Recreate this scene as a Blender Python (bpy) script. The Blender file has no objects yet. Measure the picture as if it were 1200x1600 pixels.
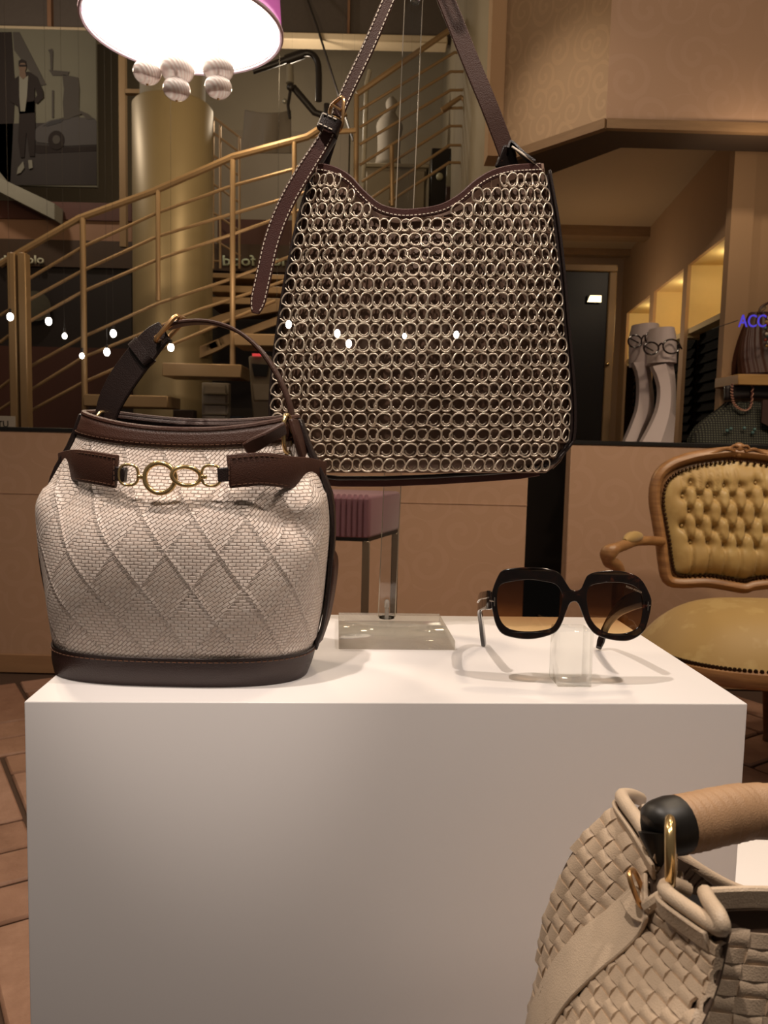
import bpy, bmesh, math, random
from math import sin, cos, pi, radians, sqrt, atan2, exp
from mathutils import Vector, Matrix

V = Vector
C = bpy.context.scene.collection
scene = bpy.context.scene
rnd = random.Random(7)

# ------------------------------------------------------------------ camera
F = 1232.0
PITCH, ROLL, H = radians(5.26), radians(1.35), 1.08
CAMP = V((0, 0, H))
FWD = V((0, cos(PITCH), -sin(PITCH)))
_r, _u = V((1, 0, 0)), V((0, sin(PITCH), cos(PITCH)))
RGT = _r * cos(ROLL) + _u * sin(ROLL)
UPV = -_r * sin(ROLL) + _u * cos(ROLL)
cd = bpy.data.cameras.new('camera')
cam = bpy.data.objects.new('camera', cd)
C.objects.link(cam)
cd.sensor_fit = 'VERTICAL'
cd.sensor_height = 24.0
cd.lens = F / 1600 * 24.0
cd.clip_start = 0.02
cam.matrix_world = Matrix((
    (RGT.x, UPV.x, -FWD.x, CAMP.x), (RGT.y, UPV.y, -FWD.y, CAMP.y),
    (RGT.z, UPV.z, -FWD.z, CAMP.z), (0, 0, 0, 1)))
cd.dof.use_dof = True
cd.dof.focus_distance = 0.74
cd.dof.aperture_fstop = 13.0
scene.camera = cam

# ------------------------------------------------------------------ light and exposure
scene.view_settings.view_transform = 'Standard'
scene.view_settings.look = 'None'
scene.view_settings.gamma = 1.0
scene.view_settings.use_curve_mapping = False
scene.view_settings.exposure = 0.0
scene.cycles.max_bounces = 8
scene.cycles.transparent_max_bounces = 12
scene.cycles.sample_clamp_indirect = 4.0

world = bpy.data.worlds.new('night_street')
scene.world = world
world.use_nodes = True
world.node_tree.nodes['Background'].inputs[0].default_value = (1.0, 0.84, 0.70, 1)
world.node_tree.nodes['Background'].inputs[1].default_value = 0.07


def spot(name, loc, target, power, size, blend=0.5, radius=0.02, col=(1, 0.86, 0.74)):
    d = bpy.data.lights.new(name, 'SPOT')
    d.energy = power
    d.spot_size = radians(size)
    d.spot_blend = blend
    d.shadow_soft_size = radius
    d.color = col
    o = bpy.data.objects.new(name, d)
    C.objects.link(o)
    o.location = loc
    o.rotation_euler = (V(target) - V(loc)).to_track_quat('-Z', 'Y').to_euler()
    return o


def point(name, loc, power, radius=0.08, col=(1, 0.78, 0.55)):
    d = bpy.data.lights.new(name, 'POINT')
    d.energy = power
    d.shadow_soft_size = radius
    d.color = col
    o = bpy.data.objects.new(name, d)
    C.objects.link(o)
    o.location = loc
    return o


def down(name, loc, power, radius):
    return spot(name, loc, V(loc) - V((0, 0, 1)), power, 125, .7, radius, (1, .80, .60))


# unseen spots for the shop window, above and a little in front of the plinth
spot('unseen_spot', (-0.36, 0.30, 2.42), (-0.06, 0.78, 0.9), 57, 62, 0.6, 0.018)
spot('unseen_spot', (-0.30, -0.10, 2.22), (-0.165, 0.66, 1.010), 31, 15, 0.7, 0.02)  # narrow beam added to brighten the front of the tan bag
spot('unseen_spot', (0.60, 0.28, 2.42), (0.14, 0.78, 0.9), 42, 62, 0.6, 0.018)
# unseen fill lights added for the display area and the rooms behind it
down('added_fill', (0.85, 2.2, 2.75), 44, 0.12)
down('added_fill', (-1.2, 1.7, 2.7), 78, 0.12)
down('added_fill', (1.9, 2.0, 2.7), 60, 0.12)
point('added_fill', (1.55, 3.3, 2.25), 3.4, 0.06)
point('added_fill', (1.3, 5.4, 1.7), 7, 0.06)
spot('unseen_spot', (1.9, 1.3, 2.9), (1.25, 2.9, 0.6), 62, 60, 0.8, 0.05, (1, .80, .55))  # fill aimed at the armchair
spot('unseen_spot', (-0.45, 2.7, 2.75), (0.76, 3.62, 2.52), 42, 34, 1.0, 0.04, (1, .85, .68))  # added to bring out the wallpaper on the slanted header face
point('added_fill', (0.9, 1.4, 3.4), 62, 0.12)
# unseen fill lights added for the hall beyond
point('hall_fill', (-0.9, 5.2, 3.4), 30, 0.1, (1, .76, .46))
point('hall_fill', (-2.4, 4.6, 3.2), 26, 0.1, (1, .76, .46))
point('hall_fill', (-0.9, 8.0, 4.3), 30, 0.1, (1, .84, .64))
point('hall_fill', (-3.4, 6.6, 4.3), 42, 0.1, (1, .86, .70))
point('hall_fill', (-1.0, 5.1, 2.1), 5, 0.06, (1, .76, .5))  # added to lift the leaflet rack


# ------------------------------------------------------------------ pixel to place (1200 x 1600 frame)
def ray(px, py):
    return FWD + RGT * ((px - 600) / F) - UPV * ((py - 800) / F)


def W(px, py, D):
    d = ray(px, py)
    return CAMP + d * (D / d.y)


def Wz(px, py, z):
    d = ray(px, py)
    return CAMP + d * ((z - H) / d.z)


def Wv(px, py, a, b):
    n = V((-(b.y - a.y), b.x - a.x, 0))
    d = ray(px, py)
    return CAMP + d * ((a - CAMP).dot(n) / d.dot(n))


def proj(p):
    q = V(p) - CAMP
    d = q.dot(FWD)
    return 600 + F * q.dot(RGT) / d, 800 - F * q.dot(UPV) / d


# ------------------------------------------------------------------ materials
def lin(c):
    if isinstance(c, str):
        c = [int(c[i:i + 2], 16) for i in (0, 2, 4)]
        c = [x / 255 for x in c]
        c = [x / 12.92 if x <= .04045 else ((x + .055) / 1.055) ** 2.4 for x in c]
    return (c[0], c[1], c[2], 1)


class NT:
    def __init__(s, name):
        s.m = bpy.data.materials.new(name)
        s.m.use_nodes = True
        s.t = s.m.node_tree
        s.b = s.t.nodes['Principled BSDF']
        s.out = s.t.nodes['Material Output']

    def n(s, typ, **kw):
        nd = s.t.nodes.new(typ)
        for k, v in kw.items():
            setattr(nd, k, v)
        return nd

    def l(s, a, b):
        s.t.links.new(a, b)

    def math(s, op, a, b=None, c=None):
        nd = s.n('ShaderNodeMath', operation=op)
        for i, x in enumerate((a, b, c)):
            if x is None:
                continue
            if isinstance(x, (int, float)):
                nd.inputs[i].default_value = x
            else:
                s.l(x, nd.inputs[i])
        return nd.outputs[0]

    def mix(s, f, a, b):
        nd = s.n('ShaderNodeMix', data_type='RGBA')
        if isinstance(f, (int, float)):
            nd.inputs[0].default_value = f
        else:
            s.l(f, nd.inputs[0])
        for i, x in ((6, a), (7, b)):
            if isinstance(x, tuple):
                nd.inputs[i].default_value = x
            else:
                s.l(x, nd.inputs[i])
        return nd.outputs[2]

    def coord(s, which='Object', scale=None):
        o = s.n('ShaderNodeTexCoord').outputs[which]
        if scale:
            mp = s.n('ShaderNodeMapping')
            mp.inputs['Scale'].default_value = scale
            s.l(o, mp.inputs[0])
            o = mp.outputs[0]
        return o

    def noise(s, scale, detail=3, vec=None, rough=.5):
        nd = s.n('ShaderNodeTexNoise')
        nd.inputs['Scale'].default_value = scale
        nd.inputs['Detail'].default_value = detail
        nd.inputs['Roughness'].default_value = rough
        s.l(vec if vec is not None else s.coord(), nd.inputs['Vector'])
        return nd.outputs['Fac']

    def ramp(s, f, stops):
        nd = s.n('ShaderNodeValToRGB')
        e = nd.color_ramp.elements
        e[0].position, e[0].color = stops[0]
        e[1].position, e[1].color = stops[-1]
        for p, c in stops[1:-1]:
            x = e.new(p)
            x.color = c
        s.l(f, nd.inputs[0])
        return nd.outputs[0]

    def bump(s, h, dist=.001, strength=1.0):
        nd = s.n('ShaderNodeBump')
        nd.inputs['Distance'].default_value = dist
        nd.inputs['Strength'].default_value = strength
        s.l(h, nd.inputs['Height'])
        s.l(nd.outputs[0], s.b.inputs['Normal'])

    def set(s, **kw):
        for k, v in kw.items():
            s.b.inputs[k.replace('_', ' ')].default_value = v
        return s


def basic(name, col, rough=.5, metal=0.0, var=0.08, scale=30, bump=0.0, bscale=200, **kw):
    m = NT(name)
    c = lin(col)
    if var:
        f = m.noise(scale, 4)
        d = tuple(x * (1 - var) for x in c[:3]) + (1,)
        u = tuple(min(1, x * (1 + var)) for x in c[:3]) + (1,)
        m.l(m.mix(f, d, u), m.b.inputs['Base Color'])
    else:
        m.b.inputs['Base Color'].default_value = c
    m.b.inputs['Roughness'].default_value = rough
    m.b.inputs['Metallic'].default_value = metal
    for k, v in kw.items():
        m.b.inputs[k.replace('_', ' ')].default_value = v
    if bump:
        m.bump(m.noise(bscale, 4), bump)
    return m.m


def glow(name, col, strength):
    m = NT(name)
    m.b.inputs['Base Color'].default_value = lin(col)
    m.b.inputs['Emission Color'].default_value = lin(col)
    m.b.inputs['Emission Strength'].default_value = strength
    return m.m


def leather(name, col, rough=.42, bump=.0004, scale=900):
    m = NT(name)
    c = lin(col)
    f = m.noise(60, 4)
    m.l(m.mix(f, tuple(x * .82 for x in c[:3]) + (1,), tuple(x * 1.15 for x in c[:3]) + (1,)), m.b.inputs['Base Color'])
    m.b.inputs['Roughness'].default_value = rough
    v = m.n('ShaderNodeTexVoronoi')
    v.inputs['Scale'].default_value = scale
    m.l(m.coord(), v.inputs['Vector'])
    m.bump(v.outputs['Distance'], bump, .5)
    return m.m


def acrylic(name, tint=(.93, .94, .93), glass=.5):
    m = NT(name)
    tr = m.n('ShaderNodeBsdfTransparent')
    tr.inputs[0].default_value = tint + (1,)
    gl = m.n('ShaderNodeBsdfGlass')
    gl.inputs['IOR'].default_value = 1.49
    gl.inputs['Roughness'].default_value = 0.0
    gl.inputs['Color'].default_value = (.97, .98, .97, 1)
    mx = m.n('ShaderNodeMixShader')
    mx.inputs[0].default_value = glass
    m.l(tr.outputs[0], mx.inputs[1])
    m.l(gl.outputs[0], mx.inputs[2])
    m.l(mx.outputs[0], m.out.inputs[0])
    return m.m


def thin_clear(name, tint=(.96, .96, .95), refl=1.0):
    m = NT(name)
    tr = m.n('ShaderNodeBsdfTransparent')
    tr.inputs[0].default_value = tint + (1,)
    g = m.n('ShaderNodeBsdfGlossy')
    g.inputs['Roughness'].default_value = .03
    fr = m.n('ShaderNodeFresnel')
    fr.inputs[0].default_value = 1.49
    mx = m.n('ShaderNodeMixShader')
    m.l(m.math('MULTIPLY', fr.outputs[0], refl), mx.inputs[0])
    m.l(tr.outputs[0], mx.inputs[1])
    m.l(g.outputs[0], mx.inputs[2])
    m.l(mx.outputs[0], m.out.inputs[0])
    return m.m


def damask(name, col, light, scale=4.5, sheen=.25, axis='XZ'):
    """wallpaper with curling scrolls: a spiral inside every voronoi cell"""
    m = NT(name)
    co = m.coord('Object')
    sp = m.n('ShaderNodeSeparateXYZ')
    m.l(co, sp.inputs[0])
    cb = m.n('ShaderNodeCombineXYZ')
    hx = m.math('ADD', sp.outputs[0], m.math('MULTIPLY', sp.outputs[1], -.73))
    m.l(hx, cb.inputs[0])
    m.l(sp.outputs[2], cb.inputs[1])
    vv = m.n('ShaderNodeVectorMath', operation='SCALE')
    vv.inputs['Scale'].default_value = scale
    m.l(cb.outputs[0], vv.inputs[0])
    vo = m.n('ShaderNodeTexVoronoi', voronoi_dimensions='2D')
    vo.inputs['Scale'].default_value = 1.0
    vo.inputs['Randomness'].default_value = .75
    m.l(vv.outputs[0], vo.inputs['Vector'])
    sb = m.n('ShaderNodeVectorMath', operation='SUBTRACT')
    m.l(vv.outputs[0], sb.inputs[0])
    m.l(vo.outputs['Position'], sb.inputs[1])
    s2 = m.n('ShaderNodeSeparateXYZ')
    m.l(sb.outputs[0], s2.inputs[0])
    ang = m.math('ARCTAN2', s2.outputs[1], s2.outputs[0])
    hs = m.n('ShaderNodeSeparateColor')
    m.l(vo.outputs['Color'], hs.inputs[0])
    sgn = m.math('SIGN', m.math('SUBTRACT', hs.outputs[0], .5))
    spir = m.math('SINE', m.math('ADD', m.math('MULTIPLY', ang, sgn), m.math('MULTIPLY', vo.outputs['Distance'], 19.0)))
    nz = m.noise(9 * scale / 4.5, 2, co)
    a = m.math('GREATER_THAN', m.math('ADD', spir, m.math('MULTIPLY', m.math('SUBTRACT', nz, .5), 2.4)), .45)
    b = m.math('LESS_THAN', vo.outputs['Distance'], .62)
    pat = m.math('MULTIPLY', a, b)
    m.l(m.mix(pat, lin(col), lin(light)), m.b.inputs['Base Color'])
    m.l(m.math('SUBTRACT', .62, m.math('MULTIPLY', pat, sheen)), m.b.inputs['Roughness'])
    m.bump(pat, .0008, .4)
    return m.m


def wood(name, c1, c2, scale=8, rough=.45, stretch=(1, 1, 8)):
    m = NT(name)
    co = m.coord('Object', stretch)
    f = m.noise(scale, 6, co, .65)
    m.l(m.ramp(f, [(.3, lin(c1)), (.7, lin(c2))]), m.b.inputs['Base Color'])
    m.b.inputs['Roughness'].default_value = rough
    m.bump(f, .0015, .4)
    return m.m


# ------------------------------------------------------------------ object helpers
def tag(o, label=None, cat=None, group=None, kind=None):
    if label:
        o['label'] = label
    if cat:
        o['category'] = cat
    if group:
        o['group'] = group
    if kind:
        o['kind'] = kind
    return o


def thing(name, loc, label, cat, group=None):
    o = bpy.data.objects.new(name, None)
    o.empty_display_size = .02
    C.objects.link(o)
    o.location = loc
    return tag(o, label, cat, group)


class MB:
    """collects shapes in world coordinates"""
    def __init__(s):
        s.v, s.f, s.uv = [], [], None

    def add(s, v, f):
        k = len(s.v)
        s.v += [V(x) for x in v]
        s.f += [tuple(i + k for i in q) for q in f]
        return s

    def box(s, lo, hi, rz=0.0, at=None):
        lo, hi = V(lo), V(hi)
        p = [V((x, y, z)) for z in (lo.z, hi.z) for y in (lo.y, hi.y) for x in (lo.x, hi.x)]
        if rz or at:
            R = Matrix.Rotation(rz, 3, 'Z')
            p = [R @ q + V(at or (0, 0, 0)) for q in p]
        return s.add(p, [(0, 2, 3, 1), (4, 5, 7, 6), (0, 1, 5, 4), (2, 6, 7, 3), (0, 4, 6, 2), (1, 3, 7, 5)])

    def hexa(s, a, b):
        """solid between two quads (same winding)"""
        k = len(a)
        f = [tuple(range(k))[::-1], tuple(range(k, 2 * k))]
        f += [(i, (i + 1) % k, k + (i + 1) % k, k + i) for i in range(k)]
        return s.add(list(a) + list(b), f)

    def prism(s, poly, d):
        """polygon (list of points) pushed along the vector d"""
        return s.hexa([V(p) for p in poly], [V(p) + V(d) for p in poly])

    def tube(s, path, r, n=8, closed=False, squash=None, up=None, cap=True):
        path = [V(p) for p in path]
        N = len(path)
        rs = r if isinstance(r, (list, tuple)) else [r] * N
        vs, fs = [], []
        nrm = None
        for i, p in enumerate(path):
            if closed:
                t = path[(i + 1) % N] - path[i - 1]
            else:
                t = path[min(i + 1, N - 1)] - path[max(i - 1, 0)]
            t.normalize()
            if nrm is None:
                ref = V(up) if up else (V((0, 0, 1)) if abs(t.z) < .9 else V((0, 1, 0)))
                nrm = (ref - t * ref.dot(t)).normalized()
            else:
                ref = V(up) if up else nrm
                nn = ref - t * ref.dot(t)
                nrm = nn.normalized() if nn.length > 1e-5 else nrm
            bi = t.cross(nrm)
            sx, sy = squash or (1, 1)
            for k in range(n):
                a = 2 * pi * k / n
                vs.append(p + nrm * (cos(a) * rs[i] * sx) + bi * (sin(a) * rs[i] * sy))
        for i in range(N if closed else N - 1):
            j = (i + 1) % N
            for k in range(n):
                k2 = (k + 1) % n
                fs.append((i * n + k, i * n + k2, j * n + k2, j * n + k))
        if cap and not closed:
            fs.append(tuple(range(n))[::-1])
            fs.append(tuple((N - 1) * n + k for k in range(n)))
        return s.add(vs, fs)

    def ribbon(s, path, wv, hw, th):
        """flat strap: path, width direction(s), half width(s), thickness"""
        path = [V(p) for p in path]
        N = len(path)
        vs, fs = [], []
        for i, p in enumerate(path):
            t = (path[min(i + 1, N - 1)] - path[max(i - 1, 0)]).normalized()
            w = V(wv[i] if isinstance(wv, list) else wv)
            w = (w - t * w.dot(t)).normalized()
            n = t.cross(w)
            h = hw[i] if isinstance(hw, list) else hw
            vs += [p - w * h - n * th / 2, p + w * h - n * th / 2, p + w * h + n * th / 2, p - w * h + n * th / 2]
        for i in range(N - 1):
            a, b = i * 4, i * 4 + 4
            for k in range(4):
                k2 = (k + 1) % 4
                fs.append((a + k, a + k2, b + k2, b + k))
        fs += [(3, 2, 1, 0), tuple(4 * (N - 1) + k for k in range(4))]
        return s.add(vs, fs)

    def grid(s, fn, nu, nv, wrap=False):
        vs = [fn(i / (nu - (0 if wrap else 1)), j / (nv - 1)) for j in range(nv) for i in range(nu)]
        fs = []
        for j in range(nv - 1):
            for i in range(nu if wrap else nu - 1):
                i2 = (i + 1) % nu
                fs.append((j * nu + i, j * nu + i2, (j + 1) * nu + i2, (j + 1) * nu + i))
        return s.add(vs, fs)

    def ball(s, c, r, nu=12, nv=8, sq=(1, 1, 1)):
        c = V(c)
        vs, fs = [], []
        for j in range(1, nv):
            ph = pi * j / nv
            for i in range(nu):
                a = 2 * pi * i / nu
                vs.append(c + V((sin(ph) * cos(a) * sq[0], sin(ph) * sin(a) * sq[1], cos(ph) * sq[2])) * r)
        t, b = len(vs), len(vs) + 1
        vs += [c + V((0, 0, r * sq[2])), c - V((0, 0, r * sq[2]))]
        for j in range(nv - 2):
            for i in range(nu):
                i2 = (i + 1) % nu
                fs.append((j * nu + i, (j + 1) * nu + i, (j + 1) * nu + i2, j * nu + i2))
        for i in range(nu):
            i2 = (i + 1) % nu
            fs.append((t, i, i2))
            fs.append((b, (nv - 2) * nu + i2, (nv - 2) * nu + i))
        return s.add(vs, fs)

    def lathe(s, c, prof, n=24):
        c = V(c)
        vs = [c + V((r * cos(2 * pi * k / n), r * sin(2 * pi * k / n), z)) for r, z in prof for k in range(n)]
        fs = []
        for i in range(len(prof) - 1):
            for k in range(n):
                k2 = (k + 1) % n
                fs.append((i * n + k, i * n + k2, (i + 1) * n + k2, (i + 1) * n + k))
        fs.append(tuple(range(n))[::-1])
        fs.append(tuple((len(prof) - 1) * n + k for k in range(n)))
        return s.add(vs, fs)

    def build(s, name, mat, parent=None, smooth=True, bevel=0.0, seg=2, angle=38, subd=0, solid=0.0, kind=None):
        me = bpy.data.meshes.new(name)
        me.from_pydata(s.v, [], s.f)
        bm = bmesh.new()
        bm.from_mesh(me)
        if bevel:
            es = [e for e in bm.edges if len(e.link_faces) == 2 and e.calc_face_angle(0) > radians(30)]
            bmesh.ops.bevel(bm, geom=es, offset=bevel, segments=seg, profile=.5, affect='EDGES', clamp_overlap=True)
        bmesh.ops.recalc_face_normals(bm, faces=bm.faces)
        bm.to_mesh(me)
        bm.free()
        if smooth:
            me.polygons.foreach_set('use_smooth', [True] * len(me.polygons))
            me.set_sharp_from_angle(angle=radians(angle))
        if s.uv:
            uvl = me.uv_layers.new(name='UVMap')
            for lp in me.loops:
                uvl.data[lp.index].uv = s.uv[lp.vertex_index]
        me.materials.append(mat)
        o = bpy.data.objects.new(name, me)
        C.objects.link(o)
        if solid:
            md = o.modifiers.new('solid', 'SOLIDIFY')
            md.thickness = solid
            md.offset = -1
        if subd:
            md = o.modifiers.new('sub', 'SUBSURF')
            md.levels = md.render_levels = subd
        place(o, parent)
        if kind:
            o['kind'] = kind
        return o


def place(o, parent):
    if parent is not None:
        o.parent = parent
        if parent.type == 'EMPTY':
            o.location = -V(parent.location)


def link_copy(src, parent, M, name=None):
    o = bpy.data.objects.new(name or src.name.split('.')[0], src if isinstance(src, bpy.types.Mesh) else src.data)
    C.objects.link(o)
    off = V(parent.location) if parent is not None and parent.type == 'EMPTY' else V((0, 0, 0))
    if parent is not None:
        o.parent = parent
    L, R, S = (Matrix.Translation(-off) @ M).decompose()
    o.location = L
    o.rotation_mode = 'QUATERNION'
    o.rotation_quaternion = R
    o.scale = S
    return o


def crs(p, t):
    """catmull-rom through a list of vectors, t in 0..1"""
    n = len(p) - 1
    x = min(max(t, 0), 1) * n
    i = min(int(x), n - 1)
    f = x - i
    a, b, c, d = p[max(i - 1, 0)], p[i], p[i + 1], p[min(i + 2, n)]
    if i == 0:
        a = b * 2 - c
    if i + 1 == n:
        d = c * 2 - b
    return (b * 2 + (c - a) * f + (a * 2 - b * 5 + c * 4 - d) * f * f + (b * 3 - a - c * 3 + d) * f ** 3) * .5


def spl(pts, n):
    p = [V(x) for x in pts]
    return [crs(p, i / (n - 1)) for i in range(n)]


def lerp1(tab, x):
    if x <= tab[0][0]:
        return tab[0][1]
    for (a, p), (b, q) in zip(tab, tab[1:]):
        if x <= b:
            return p + (q - p) * (x - a) / (b - a)
    return tab[-1][1]


def smooth1(tab, x):
    """smooth interpolation of a table (catmull-rom, uneven knots)"""
    n = len(tab)
    if x <= tab[0][0]:
        return tab[0][1]
    if x >= tab[-1][0]:
        return tab[-1][1]
    for i in range(n - 1):
        if x <= tab[i + 1][0]:
            break
    x0, y0 = tab[i]
    x1, y1 = tab[i + 1]
    m = (y1 - y0) / (x1 - x0)
    ma = (y1 - tab[i - 1][1]) / (x1 - tab[i - 1][0]) if i > 0 else m
    mb = (tab[i + 2][1] - y0) / (tab[i + 2][0] - x0) if i + 2 < n else m
    t = (x - x0) / (x1 - x0)
    h = x1 - x0
    return (2 * t ** 3 - 3 * t * t + 1) * y0 + (t ** 3 - 2 * t * t + t) * h * ma + (-2 * t ** 3 + 3 * t * t) * y1 + (t ** 3 - t * t) * h * mb


def oval(c, ax, ay, rx, ry, n=24, p=1.0):
    c, ax, ay = V(c), V(ax).normalized(), V(ay).normalized()
    sg = lambda q: (1 if q >= 0 else -1) * abs(q) ** p
    return [c + ax * (rx * sg(cos(2 * pi * k / n))) + ay * (ry * sg(sin(2 * pi * k / n))) for k in range(n)]


def lettering(body, name, mat, parent, origin, xdir, ydir, height, depth=.004, align='LEFT', bold=0.0, width=None):
    cu = bpy.data.curves.new('letters', 'FONT')
    cu.body = body
    cu.size = 1.0
    cu.align_x = align
    cu.extrude = 0.0
    cu.offset = bold
    ob = bpy.data.objects.new('letters', cu)
    C.objects.link(ob)
    dg = bpy.context.evaluated_depsgraph_get()
    dg.update()
    me = bpy.data.meshes.new_from_object(ob.evaluated_get(dg))
    bpy.data.objects.remove(ob)
    xs = [v.co.x for v in me.vertices]
    k = (width / (max(xs) - min(xs))) if width else height
    X, Y = V(xdir).normalized(), V(ydir).normalized()
    Z = X.cross(Y)
    bm = bmesh.new()
    bm.from_mesh(me)
    r = bmesh.ops.extrude_face_region(bm, geom=list(bm.faces))
    for e in r['geom']:
        if isinstance(e, bmesh.types.BMVert):
            e.co.z = 1.0
    for v in bm.verts:
        v.co = V(origin) + X * (v.co.x * k) + Y * (v.co.y * height) + Z * (v.co.z * depth)
    bmesh.ops.recalc_face_normals(bm, faces=bm.faces)
    bm.to_mesh(me)
    bm.free()
    me.materials.clear()
    me.materials.append(mat)
    o = bpy.data.objects.new(name, me)
    C.objects.link(o)
    place(o, parent)
    return o


def stitches(mb, path, nrm, length, gap, r):
    """short raised threads along a path"""
    path = [V(p) for p in path]
    acc = [0.0]
    for a, b in zip(path, path[1:]):
        acc.append(acc[-1] + (b - a).length)

    def at(d):
        for i in range(len(path) - 1):
            if d <= acc[i + 1]:
                k = (d - acc[i]) / max(1e-9, acc[i + 1] - acc[i])
                return path[i].lerp(path[i + 1], k)
        return path[-1]
    d = 0
    while d + length < acc[-1]:
        a, b = at(d), at(d + length)
        t = (b - a).normalized()
        n = V(nrm(d / acc[-1]) if callable(nrm) else nrm)
        n = (n - t * n.dot(t)).normalized()
        bi = t.cross(n) * r
        n = n * r
        mb.hexa([a - bi - n, a + bi - n, a + bi + n, a - bi + n], [b - bi - n, b + bi - n, b + bi + n, b - bi + n])
        d += length + gap

# ------------------------------------------------------------------ shared materials
M = {}
M['white'] = basic('white_lacquer', 'eae5e4', .38, var=.015, scale=4)
M['wallpaper'] = damask('wallpaper_beige', 'ae8c72', 'b18f76', 5.0, .03)
M['wallpaper_lit'] = damask('wallpaper_lit_face', 'a98a6a', 'b39372', 7.0, .22)  # same wallpaper; lighter scrolls carry the sheen of the lit slanted face
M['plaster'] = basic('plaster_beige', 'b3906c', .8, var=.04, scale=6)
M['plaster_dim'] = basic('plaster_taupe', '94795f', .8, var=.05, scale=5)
M['ceiling'] = basic('ceiling_paint', 'a78c6b', .85, var=.03, scale=4)
M['trimwood'] = wood('header_trim_wood', '7a5d3f', '8a6b4a', 6, .6)
M['skirting'] = wood('skirting_wood', '8f6c4e', 'a07a58', 4, .55, (1, 1, 6))
M['black'] = basic('black_metal', '14110f', .4, var=0)
M['dark_void'] = basic('dark_stained_panel', '1a1411', .35, var=.2, scale=5)
M['gold_paint'] = basic('gold_painted_steel', 'a08360', .45, .3, var=.06, scale=10)
M['gold_column'] = basic('brushed_gold_sheet', '9a8866', .45, .3, var=.05, scale=6)
M['gold'] = basic('pale_gold_metal', 'e6c68c', .22, .9, var=0)
M['gold_tan'] = basic('antique_gold_metal', 'd0a472', .30, .85, var=0)
M['niche'] = basic('niche_cream', 'd9bf87', .7, var=.03)
M['louvre'] = basic('dark_brown_louvre', '0a0807', .9, var=.2, Specular_IOR_Level=.1)
M['board'] = wood('tan_shelf_board', 'a27a45', 'b38a52', 5, .5)
M['hall_wall'] = basic('hall_taupe_panel', '867b68', .75, var=.1, scale=1.2)
M['hall_wall_dark'] = basic('hall_dark_panel', '2b211d', .55, var=.25, scale=1.5)
M['hall_red'] = basic('hall_red_brown', '553227', .6, var=.12, scale=2)
M['hall_fascia'] = basic('hall_brown_fascia', 'a0785c', .6, var=.08, scale=2)
M['hall_beam'] = basic('hall_cream_beam', 'd5c0a0', .6, var=.05)


def terracotta(i, c1, c2):
    m = NT('terracotta_%d' % i)
    f = m.noise(9, 8, None, .7)
    g = m.noise(70, 5, None, .65)
    m.l(m.mix(m.math('MULTIPLY', g, .45), m.ramp(f, [(.3, lin(c1)), (.7, lin(c2))]), lin('73503a')), m.b.inputs['Base Color'])
    m.b.inputs['Roughness'].default_value = .6
    m.bump(m.math('ADD', f, m.math('MULTIPLY', g, .6)), .004, .5)
    return m.m


TC = [terracotta(0, '8e6a55', 'b08a74'), terracotta(1, '86624f', 'a9836d'), terracotta(2, '987460', 'ba9480')]
M['grout'] = basic('dark_grout', '4a3528', .9, var=.15, scale=40)

# ------------------------------------------------------------------ floor
fl = MB().box((-6.5, -1.0, -.06), (6.5, 11, -.006)).build('floor', M['grout'], smooth=False)
tag(fl, 'terracotta brick floor laid diagonally', kind='structure')
TW, TL = .165, .495


def tile_mesh(seed):
    r = random.Random(seed)
    g = .007
    b = MB().box((g, g, -.012), (TL - g, TW - g, .001 + r.random() * .003))
    o = b.build('brick', TC[seed % 3], smooth=True, bevel=.006, seg=1)
    me = o.data
    bpy.data.objects.remove(o)
    return me


TM = [tile_mesh(i) for i in range(6)]
ang0 = radians(33)
RT = Matrix.Rotation(ang0, 4, 'Z')
n_tiles = 0
for k in range(-9, 10):
    for m in range(-40, 41):
        for kind in (0, 1):
            x, y = (-m + 6 * k) * TW, m * TW
            if kind == 0:
                Mx = RT @ Matrix.Translation((x, y, 0))
                c = RT @ V((x + TL / 2, y + TW / 2, 0))
            else:
                Mx = RT @ Matrix.Translation((x + 3 * TW + TW, y, 0)) @ Matrix.Rotation(pi / 2, 4, 'Z')
                c = RT @ V((x + 3.5 * TW, y + TL / 2, 0))
            if not (0.55 < c.y < 3.40):
                continue
            if not (-2.05 < c.x < 2.2):
                continue
            u, v = proj(c)
            if not (-160 < u < 1360):
                continue
            if 0.55 < c.y < 1.0 and abs(c.x) < .2:
                continue
            link_copy(TM[(k * 5 + m * 3 + kind) % 6], fl, Mx @ Matrix.Translation((0, 0, (k * 7 + m * 3) % 4 * .0006)), 'brick')
            n_tiles += 1
print('TILES', n_tiles)

# ------------------------------------------------------------------ low walls behind the display
YW = 3.46
xg0 = W(823, 800, YW).x
xg1 = W(888, 800, YW).x
wl = MB().box((-3.6, YW, 0), (xg0, YW + .09, 1.078)).build('wall_left', M['wallpaper'], bevel=.004, seg=1)
tag(wl, 'low beige wallpapered wall behind the handbags', kind='structure')
wr = MB().box((xg1, YW, 0), (4.0, YW + .09, 1.078)).build('wall_right', M['wallpaper'], bevel=.004, seg=1)
tag(wr, 'low beige wallpapered wall behind the armchair', kind='structure')
for nm, a, b, pr in (('trim_1', -3.6, xg0, wl), ('trim_2', xg1, 4.0, wr)):
    o = MB().box((a, YW - .006, 1.078), (b, YW + .096, 1.096)).build(nm, M['black'], bevel=.002, seg=1)
    tag(o, kind='structure')
o = MB().box((-3.6, YW - .012, 0), (xg0 - .002, YW, .085)).build('baseboard_left', M['skirting'], bevel=.003, seg=1)
tag(o, kind='structure')
o = MB().box((xg1 + .002, YW - .012, 0), (4.0, YW, .05)).build('baseboard_right', M['skirting'], bevel=.003, seg=1)
tag(o, kind='structure')
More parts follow.
